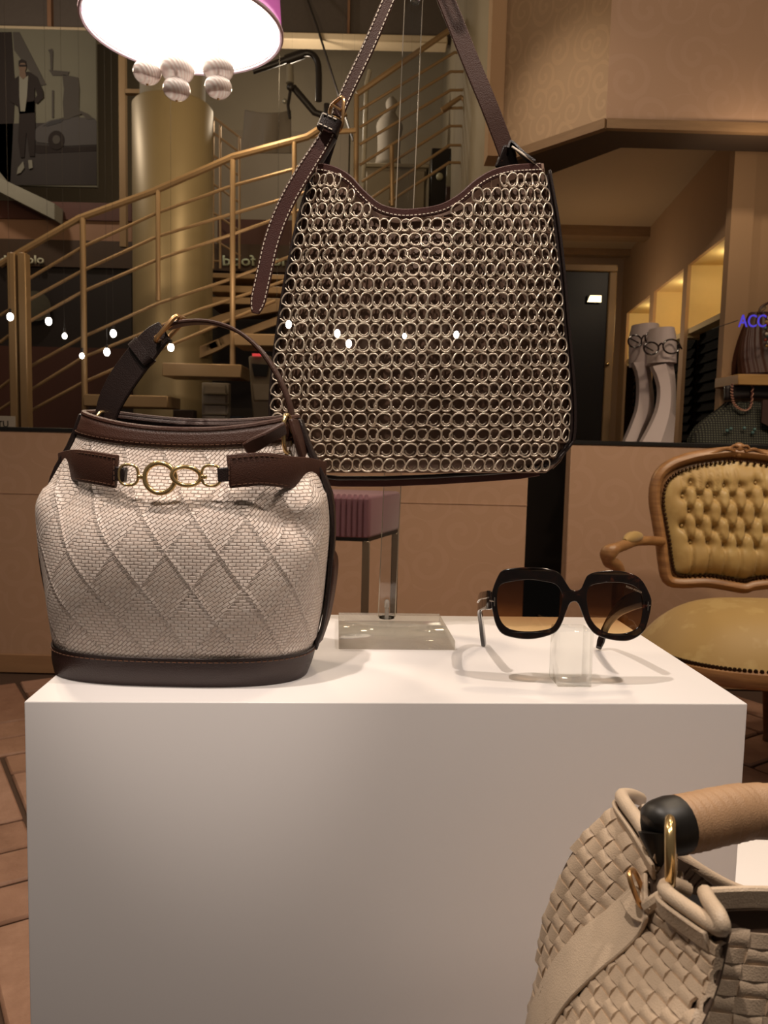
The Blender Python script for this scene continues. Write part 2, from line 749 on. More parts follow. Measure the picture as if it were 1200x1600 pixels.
# thin cover strip across the left wall
a = W(10, 770, YW)
o = MB().box((-3.6, YW - .003, a.z - .003), (xg0, YW, a.z + .003)).build('trim_3', M['wallpaper'])
tag(o, kind='structure')

# ------------------------------------------------------------------ wallpapered header over the opening
ZS = 2.44
c0 = Wz(947, 188, ZS)
c1 = Wz(800, 238, ZS)
ex = V((4.0, c0.y + .05, ZS))
dl = (c1 - c0)
dl.z = 0
c1e = c1 + dl.normalized() * .06
up = V((0, 0, 1.5))
thk = V((.10, .16, 0))
hd = MB()
hd.prism([c0, ex, ex + V((0, .16, 0)), c0 + thk], up)
hr = hd.build('wall_header', M['wallpaper'], smooth=False)
tag(hr, 'wallpapered header above the opening, front face', kind='structure')
nl = V((-dl.y, dl.x, 0)).normalized()
if nl.y < 0:
    nl = -nl
hl = MB().prism([c1e, c0, c0 + thk, c1e + nl * .16], up).build('wall_header_side', M['wallpaper_lit'], smooth=False)
tag(hl, 'wallpapered header above the opening, slanted side face', kind='structure')
# end return of the header that reaches the floor side
e0 = W(766, 100, c1e.y + .02)
pe = MB().box((e0.x, c1e.y + .005, ZS), (c1e.x + .01, c1e.y + .15, ZS + 1.5)).build('trim_4', M['plaster'], smooth=False)
tag(pe, kind='structure')
tr = MB()
fo = V((0, -.012, 0))
tr.prism([c0 + V((-.0, -.012, -.035)), ex + V((0, -.012, -.035)), ex + V((0, .02, -.035)), c0 + V((.01, .02, -.035))], V((0, 0, .04)))
tr.build('trim_5', M['trimwood'], smooth=False)['kind'] = 'structure'
t2 = MB().prism([c1e - nl * .012 - V((0, 0, .035)), c0 - nl * .012 + V((0, -.004, -.035)), c0 + nl * .02 - V((0, 0, .035)), c1e + nl * .02 - V((0, 0, .035))], V((0, 0, .04)))
t2.build('trim_6', M['trimwood'], smooth=False)['kind'] = 'structure'
# dark recess board under the header
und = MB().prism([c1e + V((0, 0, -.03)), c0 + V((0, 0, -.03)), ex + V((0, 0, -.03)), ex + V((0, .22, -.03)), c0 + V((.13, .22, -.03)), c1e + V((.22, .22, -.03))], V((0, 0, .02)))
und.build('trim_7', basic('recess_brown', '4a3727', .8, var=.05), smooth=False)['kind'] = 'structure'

# ------------------------------------------------------------------ room seen through the opening
ZC = 2.62
ra = Wz(1148, 203, ZC)
rb = Wz(975, 402, ZC)
dirw = (rb - ra).normalized()
nw = V((dirw.y, -dirw.x, 0))
if nw.x < 0:
    nw = -nw
YB = rb.y
print('room', ra, rb)
xd = W(790, 300, 4.0).x + .02
ce = MB().prism([V((xd, c1e.y + .2, ZC)), V((c0.x + .16, c0.y + .21, ZC)), V((4.2, c0.y + .26, ZC)), V((4.2, YB + .6, ZC)), V((xd, YB + .6, ZC))], (0, 0, .06)).build('ceiling', M['ceiling'], smooth=False)
tag(ce, 'plain beige ceiling of the room behind the opening', kind='structure')
for k, (yy, hh, dd) in enumerate(((Wz(930, 352, ZC).y, .07, .16), (Wz(930, 398, ZC - .05).y, .05, .1))):
    o = MB().box((.3, yy, ZC - hh), (rb.x + .0 - (YB - yy) * .09, yy + dd, ZC)).build('beam', M['trimwood'], smooth=False)
    tag(o, 'brown cross beam under the room ceiling', kind='structure')


def rw(px, py):
    return Wv(px, py, ra, rb)


# right wall: header strip, dividers, niches, louvred cabinets
zt_n = rw(1138, 376).z
bays = [(1138, 1075, 'near'), (1068, 1022, 'middle'), (1016, 980, 'far')]


def zline(p1, p2):
    """straight line on the wall through two picture points: gives z at any place along the wall"""
    A, B = rw(*p1), rw(*p2)
    la, lb = (A - ra).dot(dirw), (B - ra).dot(dirw)
    return lambda s: A.z + (B.z - A.z) * (s - la) / (lb - la)


TOPY = {1138: 376, 1075: 415, 1068: 425, 1022: 455, 1016: 458, 980: 481}


def sw(px):
    return (rw(px, TOPY.get(px, 500)) - ra).dot(dirw)


s_end = (rb - ra).length + .05
ztop = sum(rw(x, y).z for x, y in ((1138, 376), (1068, 425), (1016, 458), (980, 481))) / 4
zcab = sum(rw(x, y).z for x, y in ((1138, 482), (1075, 509))) / 2
print('ztop', ztop, zcab)


def wp(s, z, dep=0.0):
    p = ra + dirw * s + nw * dep
    return V((p.x, p.y, z))


def wbox(s0, s1, z0, z1, d0, d1):
    return MB().hexa([wp(s0, z0, d0), wp(s1, z0, d0), wp(s1, z0, d1), wp(s0, z0, d1)],
                     [wp(s0, z1, d0), wp(s1, z1, d0), wp(s1, z1, d1), wp(s0, z1, d1)])


wn = wbox(-.06, s_end, ztop, ZC, 0, .02).build('wall_niche', M['plaster'], smooth=False)
tag(wn, 'beige wall with three lit display niches', kind='structure')
xs = sorted([sw(b) for bay in bays for b in bay[:2]])
edges = [-.06] + xs + [s_end]
for k in range(0, len(edges), 2):
    o = wbox(edges[k], edges[k + 1], 0, ztop, 0, .02).build('wall_niche_divider', M['plaster'], smooth=False)
    tag(o, kind='structure')
o = wbox(0.02, s_end, 0, ZC, .28, .32).build('wall_niche_back', M['niche'], smooth=False)
tag(o, kind='structure')
names = {'near': 'nearest the shop window', 'middle': 'in the middle of three', 'far': 'deepest in the room'}
for px0, px1, nm in bays:
    s0, s1 = sw(px0), sw(px1)
    nb = thing('display_niche', wp((s0 + s1) / 2, 0, .3), 'lit cream niche above dark louvres, ' + names[nm], 'niche', 'lit wall niches')
    wbox(s0 - .02, s0, zcab - .05, ztop + .02, .02, .28).build('side_panel', M['niche'], nb, smooth=False)
    wbox(s1, s1 + .02, zcab - .05, ztop + .02, .02, .28).build('side_panel', M['niche'], nb, smooth=False)
    wbox(s0 - .02, s1 + .02, ztop, ztop + .02, .021, .28).build('top_panel', M['niche'], nb, smooth=False)
    wbox(s0, s1, zcab - .03, zcab, .02, .28).build('bottom_shelf', M['niche'], nb, smooth=False)
    wbox(s0, s1, 0.05, zcab - .03, .09, .10).build('back_panel', M['louvre'], nb, smooth=False)
    z = .95
    while z < zcab - .06:
        MB().hexa([wp(s0, z, .072), wp(s1, z, .072), wp(s1, z + .006, .072), wp(s0, z + .006, .072)],
                  [wp(s0, z + .03, .088), wp(s1, z + .03, .088), wp(s1, z + .036, .088), wp(s0, z + .036, .088)]).build('slat', M['louvre'], nb, smooth=False)
        z += .055
    q = wp((s0 + s1) / 2, ztop - .04, .16)
    point('niche_lamp', q, 1.3, .03, (1, .84, .50))

# back wall with the dark doorway
xb0 = .2
gx0, gx1 = W(940, 560, YB).x, W(951, 560, YB).x
gz = W(945, 427, YB).z
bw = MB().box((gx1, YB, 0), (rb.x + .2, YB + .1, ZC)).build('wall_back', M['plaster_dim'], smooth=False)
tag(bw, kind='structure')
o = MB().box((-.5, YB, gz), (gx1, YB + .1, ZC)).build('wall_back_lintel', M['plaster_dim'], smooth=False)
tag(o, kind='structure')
dr = MB().box((-.5, YB + .03, 0), (gx0, YB + .07, gz - .05)).build('door_1', M['dark_void'], smooth=False)
tag(dr, 'dark opening at the end of the room', kind='structure')
lp = W(930, 467, 4.575)  # bright rectangle on the door, built as a glowing panel
glowt = thing('glowing_panel', lp + V((0, .03, 0)), 'small glowing rectangle on the dark door at the room end', 'lamp')
MB().box(lp + V((-.044, 0, -.02)), lp + V((.034, .02, .02))).build('dark_backing', M['black'], glowt)
MB().prism([lp + V((-.044, -.004, -.018)), lp + V((.034, -.004, -.018)), lp + V((.034, -.004, .018)), lp + V((-.03, -.004, .018))], (0, .004, 0)).build('diffuser', glow('glow_cream', 'ffe6b0', 3.0), glowt, smooth=False)  # bright face of the glowing panel
# dark partition seen through the gap between the low walls
pv = MB().box((W(815, 700, 4.6).x, 4.6, 0), (W(938, 700, 4.6).x, 4.65, W(880, 424, 4.6).z)).build('door_2', M['dark_void'], smooth=False)
tag(pv, 'dark open door leaf seen through the gap between the low walls', kind='structure')
MB().box((W(938, 700, 4.6).x, 4.58, 0), (W(950, 700, 4.6).x, 4.67, W(880, 424, 4.6).z)).build('door_frame', M['gold_paint'], pv, bevel=.005, seg=1)
MB().box((W(815, 700, 4.6).x, 4.58, W(880, 424, 4.6).z), (W(950, 700, 4.6).x, 4.67, W(880, 424, 4.6).z + .04)).build('door_frame', M['gold_paint'], pv, bevel=.005, seg=1)

hx = W(949, 569, 4.57)
MB().ball(hx, .012).build('handle', M['gold'], pv)
# pillar at the near end of the niche wall, and the shelf wall beside it
pa = W(1145, 300, ra.y - .11)
pb = W(1180, 300, ra.y - .11)
pl = MB().box((pa.x, ra.y - .11, 0), (pb.x, ra.y - .05, ZC)).build('pillar', M['plaster'], smooth=False)
tag(pl, 'beige wall end beside the niches', kind='structure')
o = MB().box((pb.x - .02, ra.y - .08, 0), (4.2, ra.y - .05, ZC)).build('wall_shelf_side', M['plaster'], smooth=False)
tag(o, 'beige wall behind the shelved handbags', kind='structure')
YS = ra.y - .34
print('RA', ra)
sa = W(1153, 601, YS)
sb = W(1146, 584, YS)
sh = MB().box((sa.x, YS, sa.z), (3.2, ra.y - .08, sb.z)).build('wall_shelf', M['board'], bevel=.003, seg=1)
tag(sh, 'tan wooden shelf board under the brown beaded handbag', 'shelf')
# counter that carries the eyewear stands and the green bag
YC0 = YW + .12
ctz = 1.05
ct = thing('display_counter', (1.75, YC0 + .3, 0), 'dark counter just behind the low wall carrying eyewear stands', 'counter')
MB().box((xg1 + .12, YC0, ctz - .04), (3.2, ra.y - .27, ctz)).build('worktop', M['dark_void'], ct, bevel=.004)
MB().box((xg1 + .16, YC0 + .05, 0), (3.2, ra.y - .3, ctz - .04)).build('body', M['louvre'], ct)

# ------------------------------------------------------------------ hall beyond the left wall
hb = MB().box((-8, 9.4, 0), (1.6, 9.5, 6)).build('wall_hall', M['hall_wall'], smooth=False)
tag(hb, 'taupe back wall of the hall behind the stairs', kind='structure')
o = MB().box((-8.1, 3.6, 0), (-8, 9.5, 6)).build('wall_hall_side', M['hall_wall'], smooth=False)
tag(o, kind='structure')
o = MB().box((-8, 3.56, 5.6), (1.0, 9.5, 5.7)).build('ceiling_hall', M['hall_wall'], smooth=False)
tag(o, kind='structure')
# divider between hall and room, hidden behind the header
o = MB().box((W(790, 300, 4.0).x, 4.0, 0), (W(790, 300, 4.0).x + .06, 9.4, 5.6)).build('wall_divider', M['hall_wall'], smooth=False)
tag(o, kind='structure')
# cream beam across the top
ba, bb = W(-30, 50, 8.2), W(-30, 38, 8.2)
o = MB().box((ba.x - 1, 8.2, ba.z), (W(700, 45, 8.2).x, 8.4, bb.z)).build('beam', M['hall_beam'], bevel=.01, seg=1)
tag(o, 'cream beam high across the hall', kind='structure')
o = MB().box((ba.x - 1, 8.42, bb.z + .02), (1.0, 8.5, 5.6)).build('wall_hall_upper', basic('smoked_panel', '6b615a', .5, var=.1), smooth=False)
tag(o, kind='structure')
for px, w in ((78, .02), (545, .012)):
    q = W(px, 20, 8.38)
    o = MB().box((q.x - w, 8.36, bb.z), (q.x + w, 8.42, 5.6)).build('trim_8', M['hall_fascia'], smooth=False)
    tag(o, kind='structure')
# darker wall panel with joint behind the lamp arm
q0, q1 = W(335, 200, 9.38).x, W(547, 200, 9.38).x
o = MB().box((q0, 9.34, 0), (q1 - .01, 9.4, 4.55)).build('wall_hall_panel', basic('olive_panel', '7d7160', .7, var=.08, scale=2), smooth=False)
tag(o, kind='structure')
o = MB().box((q1 + .01, 9.34, 0), (W(705, 200, 9.38).x, 9.4, 4.55)).build('wall_hall_panel', basic('olive_panel_light', '847863', .7, var=.08, scale=2), smooth=False)
tag(o, kind='structure')
# shop front on the left of the hall: brown fascia, dark glazing with red brown dado
YF = 7.8


def hp(name, x0, x1, y0, y1, mat, Y=YF, th=.08, label=None):
    a, b = W(x0, y1, Y), W(x1, y0, Y)
    o = MB().box((a.x, Y, min(a.z, b.z)), (b.x, Y + th, max(a.z, b.z))).build(name, M[mat] if isinstance(mat, str) else mat, smooth=False)
    tag(o, label, kind='structure')
    return o


hp('trim_9', -200, 205, 336, 372, 'hall_fascia', YF, .1)
hp('trim_10', -200, 480, 384, 410, basic('fascia_dark', '4a3626', .6, var=.1), YF - .02, .1)
hp('trim_11', -200, 205, 318, 336, basic('fascia_red', '5a3428', .6, var=.1), YF - .03, .1)
hp('wall_shopfront', -200, 205, 410, 560, 'hall_wall_dark', YF + .02, .05)
hp('wall_shopfront_dado', -200, 205, 545, 800, 'hall_red', YF + .0, .05)
hp('wall_shopfront_far', 325, 480, 410, 800, 'hall_wall_dark', YF + .25, .05)
hp('trim_12', 340, 480, 345, 384, 'hall_red', YF + .05, .05)
hp('wall_counter', 140, 480, 640, 800, 'hall_wall_dark', 6.6, .1)

# ------------------------------------------------------------------ white display plinth
PYAW = radians(3.515)
PA, PB = V((cos(PYAW), sin(PYAW), 0)), V((-sin(PYAW), cos(PYAW), 0))
PO = V((-0.28574, 0.61652, 0))
ZP = H - .2165
pp = [PO, PO + PA * .6, PO + PA * .6 + PB * .325, PO + PB * .325]
o = MB().prism(pp, (0, 0, ZP)).build('display_plinth', M['white'], bevel=.0012, seg=2, angle=60)
tag(o, 'tall white box plinth carrying the tan handbag and sunglasses', 'plinth')
a = Wz(1196, 1309, .50)
a0, a1 = V((.345, a.y, 0)), V((1.0, a.y + .04, 0))
o = MB().prism([a0 + V((0, -.5, 0)), a1 + V((0, -.5, 0)), a1, a0], (0, 0, .50)).build('display_plinth', M['white'], bevel=.0012, seg=2, angle=60)
tag(o, 'low white box plinth beside the tall one, behind the cream woven bag', 'plinth')

# ------------------------------------------------------------------ tan woven bucket bag
L_BROWN = leather('chocolate_leather', '422519', .5)
L_DARK = leather('dark_brown_leather', '221512', .42)
L_BASE = leather('base_leather', '311e1a', .42)
ST_BROWN = basic('brown_thread', '6b4a38', .8, var=0)
ST_WHITE = basic('cream_thread', 'efe2cf', .8, var=0)


def raffia(name):
    m = NT(name)
    uv = m.n('ShaderNodeUVMap').outputs[0]
    sp = m.n('ShaderNodeSeparateXYZ')
    m.l(uv, sp.inputs[0])
    u, v = sp.outputs[0], sp.outputs[1]
    p = m.math('ADD', m.math('DIVIDE', u, .043), m.math('DIVIDE', v, .060))
    q = m.math('SUBTRACT', m.math('DIVIDE', u, .043), m.math('DIVIDE', v, .060))

    def brick(ux, vx, w, h):
        c = m.n('ShaderNodeCombineXYZ')
        m.l(ux, c.inputs[0])
        m.l(vx, c.inputs[1])
        b = m.n('ShaderNodeTexBrick')
        b.offset = .5
        b.inputs['Scale'].default_value = 1.0
        b.inputs['Brick Width'].default_value = w
        b.inputs['Row Height'].default_value = h
        b.inputs['Mortar Size'].default_value = .00055
        b.inputs['Mortar Smooth'].default_value = 1.0
        b.inputs['Bias'].default_value = 0
        b.inputs['Color1'].default_value = (.72, .72, .72, 1)
        b.inputs['Color2'].default_value = (1, 1, 1, 1)
        b.inputs['Mortar'].default_value = (.40, .40, .40, 1)
        m.l(c.outputs[0], b.inputs['Vector'])
        return b
    wob = m.math('MULTIPLY', m.math('SUBTRACT', m.noise(90, 2, uv), .5), .0024)
    b1 = brick(u, m.math('ADD', v, wob), .0064, .0028)
    us = m.math('ADD', m.math('MULTIPLY', u, .8), m.math('MULTIPLY', v, .6))
    vs = m.math('SUBTRACT', m.math('MULTIPLY', v, .8), m.math('MULTIPLY', u, .6))
    b2 = brick(us, m.math('ADD', vs, wob), .0066, .0029)
    par = m.math('MODULO', m.math('ADD', m.math('ADD', m.math('FLOOR', p), m.math('FLOOR', q)), 200), 2)
    near = lambda x: m.math('ABSOLUTE', m.math('SUBTRACT', m.math('FRACT', x), .5))
    rp = m.math('MAXIMUM', m.math('MULTIPLY', m.math('SUBTRACT', near(p), .40), 6.0), 0)
    rq = m.math('MAXIMUM', m.math('MULTIPLY', m.math('SUBTRACT', near(q), .41), 4.0), 0)
    rid = m.math('MAXIMUM', rp, rq)
    col = m.mix(par, b1.outputs['Color'], b2.outputs['Color'])
    bw = m.n('ShaderNodeRGBToBW')
    m.l(col, bw.inputs[0])
    hgt = bw.outputs[0]
    f = m.noise(260, 3, uv, .6)
    tint = m.math('ADD', m.math('MULTIPLY', hgt, .72), m.math('MULTIPLY', f, .34))
    base = m.ramp(tint, [(.0, lin('846557')), (.28, lin('b09586')), (.6, lin('d8c5b8')), (1, lin('f2e7de'))])
    m.l(base, m.b.inputs['Base Color'])
    m.b.inputs['Roughness'].default_value = .5
    m.bump(m.math('ADD', hgt, m.math('MULTIPLY', rid, m.math('ADD', .5, hgt))), .0017, 1.0)
    return m.m


RAFFIA = raffia('woven_raffia')
BC = V((-.178, .722, ZP))
HB = .2225
TA = [(0, .1135), (.06, .1165), (.115, .1175), (.35, .1265), (.55, .1300), (.68, .1270), (.80, .118), (.9, .1045), (1.0, .0945)]
TB = [(0, .058), (.06, .064), (.115, .066), (.35, .080), (.55, .084), (.68, .076), (.80, .058), (.9, .047), (1.0, .042)]
TX = [(0, -.005), (.115, -.002), (.5, .0), (1, .002)]


def rimz(th):
    return   .0105 * abs(cos(th)) ** 1.5 - .0030 * max(0, sin(th)) ** 2 + .006 * max(0, -sin(th))


def bucket(th, t, off=0.0):
    a, b = smooth1(TA, t) + off, smooth1(TB, t) + off
    e = .72
    cs, sn = cos(th), sin(th)
    sg = lambda q: (1 if q >= 0 else -1) * abs(q) ** e
    # folds: a pleat under the belt at the right front, soft dents elsewhere
    d = 0.0
    d += .010 * exp(-((th - .62) / .30) ** 2 - ((t - .735) / .07) ** 2)
    d -= .010 * exp(-((th - .86 - (t - .66) * 2.2) / .16) ** 2 - ((t - .665) / .07) ** 2)
    d -= .006 * exp(-((th - 2.35) / .3) ** 2 - ((t - .74) / .1) ** 2)
    d += .006 * exp(-((th - 2.65) / .25) ** 2 - ((t - .70) / .08) ** 2)
    d += .0018 * sin(th * 5 + t * 9) * (1 if .15 < t < .75 else 0)
    x = (a + d) * sg(cs)
    y = -(b + d) * sg(sn)
    z = t * HB + (rimz(th) * max(0, (t - .55) / .45) ** 2)
    return BC + V((x + lerp1(TX, t), y, z))


bag = thing('bucket_bag', BC, 'tan woven raffia bucket bag with brown leather trim and gold ring belt', 'handbag')
NU, NV = 160, 70
bo = MB()
bo.grid(lambda u, v: bucket(2 * pi * u, .10 + .885 * v), NU, NV, wrap=True)
bo.uv = []
# arc length round the widest level, zero at the front
lev = [bucket(2 * pi * i / NU, .55) for i in range(NU + 1)]
acc = [0.0]
for p, q in zip(lev, lev[1:]):
    acc.append(acc[-1] + (q - p).length)
ARC = []
for i in range(NU):
    d = acc[NU // 4] - acc[i]
    ARC.append(d if d > -acc[-1] / 2 else d + acc[-1])
for j in range(NV):
    for i in range(NU):
        bo.uv.append((ARC[i], .10 * HB + .885 * HB * j / (NV - 1)))
bo.build('body', RAFFIA, bag, angle=180)
ba_ = MB()
ba_.grid(lambda u, v: bucket(2 * pi * u, -.0 + .118 * v, .0022), 120, 8, wrap=True)
ba_.add([bucket(2 * pi * i / 120, 0, .002) for i in range(120)], [tuple(range(120))])
base = ba_.build('base', L_BASE, bag, angle=60)
sm = MB()
stitches(sm, [bucket(pi * (.02 + .96 * i / 80), .108, .0028) for i in range(81)], (0, -1, 0), .0035, .0016, .00035)
sm.build('stitching', ST_BROWN, base, kind='stuff')
# thin raised edge of the base leather
MB().tube([bucket(2 * pi * i / 120, .119, .0016) for i in range(120)], .0011, 6, closed=True).build('edge_piping', L_DARK, base)
# rim band
rb_ = MB()
rb_.grid(lambda u, v: bucket(2 * pi * u, .935 + .07 * v, .0022), 120, 4, wrap=True)
rb_.build('rim_band', L_BROWN, bag, solid=.004)
rim = MB().tube([bucket(2 * pi * i / 120, 1.005, .0008) for i in range(120)], .0026, 8, closed=True).build('rim_piping', L_BROWN, bag)
sm = MB()
stitches(sm, [bucket(pi * (.02 + .96 * i / 80), .945, .0028) for i in range(81)], (0, -1, 0), .0032, .0014, .0003)
sm.build('stitching', ST_BROWN, bag, kind='stuff')
li = MB()
li.grid(lambda u, v: bucket(2 * pi * u, .5 + .49 * v, -.003), 80, 8, wrap=True)
li.add([bucket(2 * pi * i / 80, .5, -.003) for i in range(80)], [tuple(range(80))])
li.build('lining', L_DARK, bag)
# folded leather flap at the rim corner
fp = [W(383, 703, .668), W(412, 687, .668), W(446, 668, .676)]
MB().ribbon(spl(fp, 8), V((.5, -.2, .8)), [.0056, .0060, .0062, .0064, .0066, .0068, .0068, .0066], .004).build('rim_flap', L_BROWN, bag, bevel=.001, seg=1)

# side gusset straps running down both sides
for sgn in (1, -1):
    th0 = 0 if sgn > 0 else pi
    pth = [bucket(th0, t, .003) for t in [.10 + .9 * i / 24 for i in range(25)]]
    o = MB().ribbon(pth, V((0, 1, 0)), [.012] * 25, .0040).build('gusset_strap', L_DARK, bag, bevel=.001, seg=1)

# belt: two leather straps round the sides, drawn together at the front by a chain of rings
TBELT = .835
zb = W(150, 732, .70).z
belt_parts = []


def belt_pt(px, py, D):
    return W(px, py, D)


lpath = spl([bucket(pi, TBELT - .02, .004), belt_pt(107, 726, .697), belt_pt(122, 727, .672), belt_pt(155, 732, .655), belt_pt(183, 737, .647)], 18)
rpath = spl([bucket(0.0, TBELT - .03, .004), belt_pt(478, 737, .693), belt_pt(455, 738, .670), belt_pt(410, 733, .652), belt_pt(356, 737, .645)], 18)
for pth, s in ((lpath, 1), (rpath, -1)):
    hw = [.0125 + (.0 if i < 4 else .0012 * min(1, (i - 4) / 5)) for i in range(18)]
    st = MB().ribbon(pth, V((0, 0, 1)), hw, .0042).build('belt_strap', L_BROWN, bag, bevel=.0012, seg=2)
    sm = MB()
    for dz in (-.0112, .0112):
        stitches(sm, [p + V((0, -.0028, dz)) for p in pth[2:]], (0, -1, 0), .0032, .0014, .0003)
    e = pth[-1] + V((-.0016 * s, -.003, 0))
    stitches(sm, [e + V((0, 0, -.011)), e + V((0, 0, .011))], (0, -1, 0), .003, .0013, .0003)
    sm.build('stitching', ST_BROWN, st, kind='stuff')
# little leather tabs and the gold chain
tl = spl([belt_pt(178, 739, .6475), belt_pt(197, 742, .645)], 4)
MB().ribbon(tl, V((0, 0, 1)), .0058, .0055).build('tab', L_DARK, bag, bevel=.0008, seg=1)
tr_ = spl([belt_pt(359, 741, .6455), belt_pt(340, 742, .644)], 4)
MB().ribbon(tr_, V((0, 0, 1)), .0058, .0055).build('tab', L_DARK, bag, bevel=.0008, seg=1)
pxm = .645 / F


def ring_px(name, cx, cy, rx, ry, wire, D=.644, tilt=0.0, p=1.0, turn=0.0, parent=bag, mat='gold'):
    ax = Matrix.Rotation(turn, 3, 'Z') @ V((cos(tilt), 0, sin(tilt)))
    ay = V((-sin(tilt), 0, cos(tilt)))
    return MB().tube(oval(W(cx, cy, D), ax, ay, rx * D / F, ry * D / F, 36, p), wire, 10, closed=True).build(name, M[mat], parent)


ring_px('dee_ring', 201, 742, 15, 16, .0012, p=.75)
ring_px('dee_ring', 330, 743, 15, 16, .0012, p=.75)
ring_px('ring', 250, 747, 24, 23.5, .0021, D=.642)
ring_px('oval_link', 291, 744, 22, 14.5, .0018, D=.642, tilt=-.12, turn=.35)
for ux in (217, 222, 316, 320):
    MB().ball(W(ux, 745, .643), .0016, 10, 8, (1.3, 1, 1.2)).build('swivel', M['gold'], bag)
# rings that hold the handle
lr = MB().tube(oval(W(155, 668, .722), (.25, .95, .1), (.22, -.1, 1), .0085, .0145, 30, .9), .0016, 10, closed=True).build('handle_ring', M['gold'], bag)
rr = MB().tube(oval(W(449, 678, .690), (.28, .95, 0), (-.02, 0, 1), .0085, .0165, 30, .9), .0019, 10, closed=True).build('handle_ring', M['gold'], bag)
# handle: wide twisted strap on one side, edge-on arc on the other
DH = .722
hpx = [(163, 662), (172, 630), (190, 596), (216, 560), (240, 531), (258, 517)]
hp_ = spl([W(x, y, DH) for x, y in hpx], 22)
wvl = []
hwl = []
for i in range(22):
    t = i / 21
    wvl.append(V((.78, -.40 + .1 * t, -.48)).normalized())
    hwl.append(.0120 + .0035 * sin(pi * t) - .001 * t)
MB().ribbon(hp_, wvl, hwl, .0035).build('handle_strap', L_DARK, bag, bevel=.001, seg=1)
hr_px = [(258, 512), (290, 504), (330, 504), (370, 517), (405, 545), (433, 585), (452, 630), (458, 668)]
hpr = spl([W(x, y, DH) for x, y in hr_px], 30)
MB().ribbon(hpr, [V((.05, 1, .0)) for _ in hpr], [.009] * 30, .0034).build('handle_strap', L_BROWN, bag, bevel=.001, seg=1)
# strap tail leading past the ring into the side gusset
tp = spl([W(458, 655, .70), W(468, 690, .70), W(481, 735, .712), W(498, 790, .722), W(511, 850, .726), bucket(0, .45, .006), bucket(0, .25, .005), bucket(0, .12, .004)], 40)
MB().ribbon(tp, V((.12, 1, 0)), [.013 - .003 * i / 39 for i in range(40)], .0042).build('side_strap', L_BROWN, bag, bevel=.001, seg=1)
# buckle and keeper on the handle
bc = W(264, 512, DH - .004)
axb = (W(284, 494, DH) - W(240, 530, DH)).normalized()
cA, cB, cC, cD = W(241, 533, .708), W(274, 493, .710), W(290, 499, .736), W(259, 532, .734)
frame = []
for a_, b_, c_ in ((cD, cA, cB), (cA, cB, cC), (cB, cC, cD), (cC, cD, cA)):
    d1, d2 = (a_ - b_).normalized() * .004, (c_ - b_).normalized() * .004
    frame += [b_ + d1, b_ + d1 * .35 + d2 * .35, b_ + d2]
bk = MB().tube(frame, .0021, 8, closed=True).build('buckle', M['gold_tan'], bag)
MB().tube([bc + axb * .014, bc - axb * .015 + V((0, -.004, 0))], .0014, 8).build('prong', M['gold_tan'], bk)
kc = W(222, 551, DH)
kdir = (W(240, 520, DH) - W(196, 560, DH)).normalized()
kw = V((.78, -.35, -.5))
kw = (kw - kdir * kw.dot(kdir)).normalized()
kn = kdir.cross(kw)
MB().tube(oval(kc, kw, kn, .0140, .0046, 24, .55), .0012, 6, closed=True).build('keeper', L_DARK, bag)
MB().ribbon(oval(kc, kw, kn, .0142, .0050, 24, .55) + [kc + kw * .0142], [kdir] * 25, .0048, .0022).build('keeper_band', L_DARK, bag)

# ------------------------------------------------------------------ silver ring bag on its stand
L_TRIM = leather('trim_leather', '4a2822', .5)
SILVER = basic('pale_silver_wire', 'dfd0bd', .36, .6, var=.05, scale=60)
THREAD = basic('taupe_crochet', '6a503e', .75, var=.15, scale=120)
LIN2 = basic('taupe_lining', '6a4f3f', .6, var=.2, scale=20)
SL = [(258, 494), (300, 484), (345, 471), (400, 459), (450, 449), (500, 441), (550, 434), (600, 429), (640, 427), (680, 430), (712, 440), (733, 460), (750, 495)]
SR = [(258, 848), (300, 855), (345, 863), (400, 870), (450, 875), (500, 879), (550, 884), (600, 888), (640, 890), (680, 889), (712, 880), (733, 862), (750, 820)]
RIM = [(485, 256), (505, 257), (525, 263), (545, 275), (565, 297), (590, 318), (620, 327), (650, 327), (690, 320), (720, 304), (745, 282), (770, 267), (800, 259), (850, 256)]
DBAG = .868
PHM = .86
YBOT = 738.0


def sil(y):
    return smooth1(SL, y), smooth1(SR, y)


def sbag(s, y, off=0.0):
    """s in -1..1 across, y picture row; front surface of the bag"""
    xl, xr = sil(y)
    ph = s * PHM
    x = (xl + xr) / 2 + (xr - xl) / 2 * sin(ph) / sin(PHM)
    t = (y - 256) / (YBOT - 256)
    bul = .012 + .030 * sin(pi * min(1, max(0, t * .85 + .12))) ** .8
    D = DBAG - bul * (cos(ph) - cos(PHM)) / (1 - cos(PHM)) - off
    # loose mesh: soft waves, sagging inward under the open rim
    D += .0035 * sin(x * .045 + y * .012) * (1 - s * s)
    D += .012 * exp(-((x - 650) / 90) ** 2 - ((y - 340) / 70) ** 2)
    return W(x, y, D)


def rim_y(x):
    return smooth1(RIM, x)


sb_root = thing('chain_bag', W(650, 745, DBAG + .01), 'silver ring mesh shoulder bag with brown strap hanging from a clear stand', 'handbag')


def s_of_x(x, y):
    xl, xr = sil(y)
    q = (x - (xl + xr) / 2) / ((xr - xl) / 2) * sin(PHM)
    return math.asin(max(-.99, min(.99, q))) / PHM


NC, NR = 27, 21
ypitch = (732 - 265) / 20.0


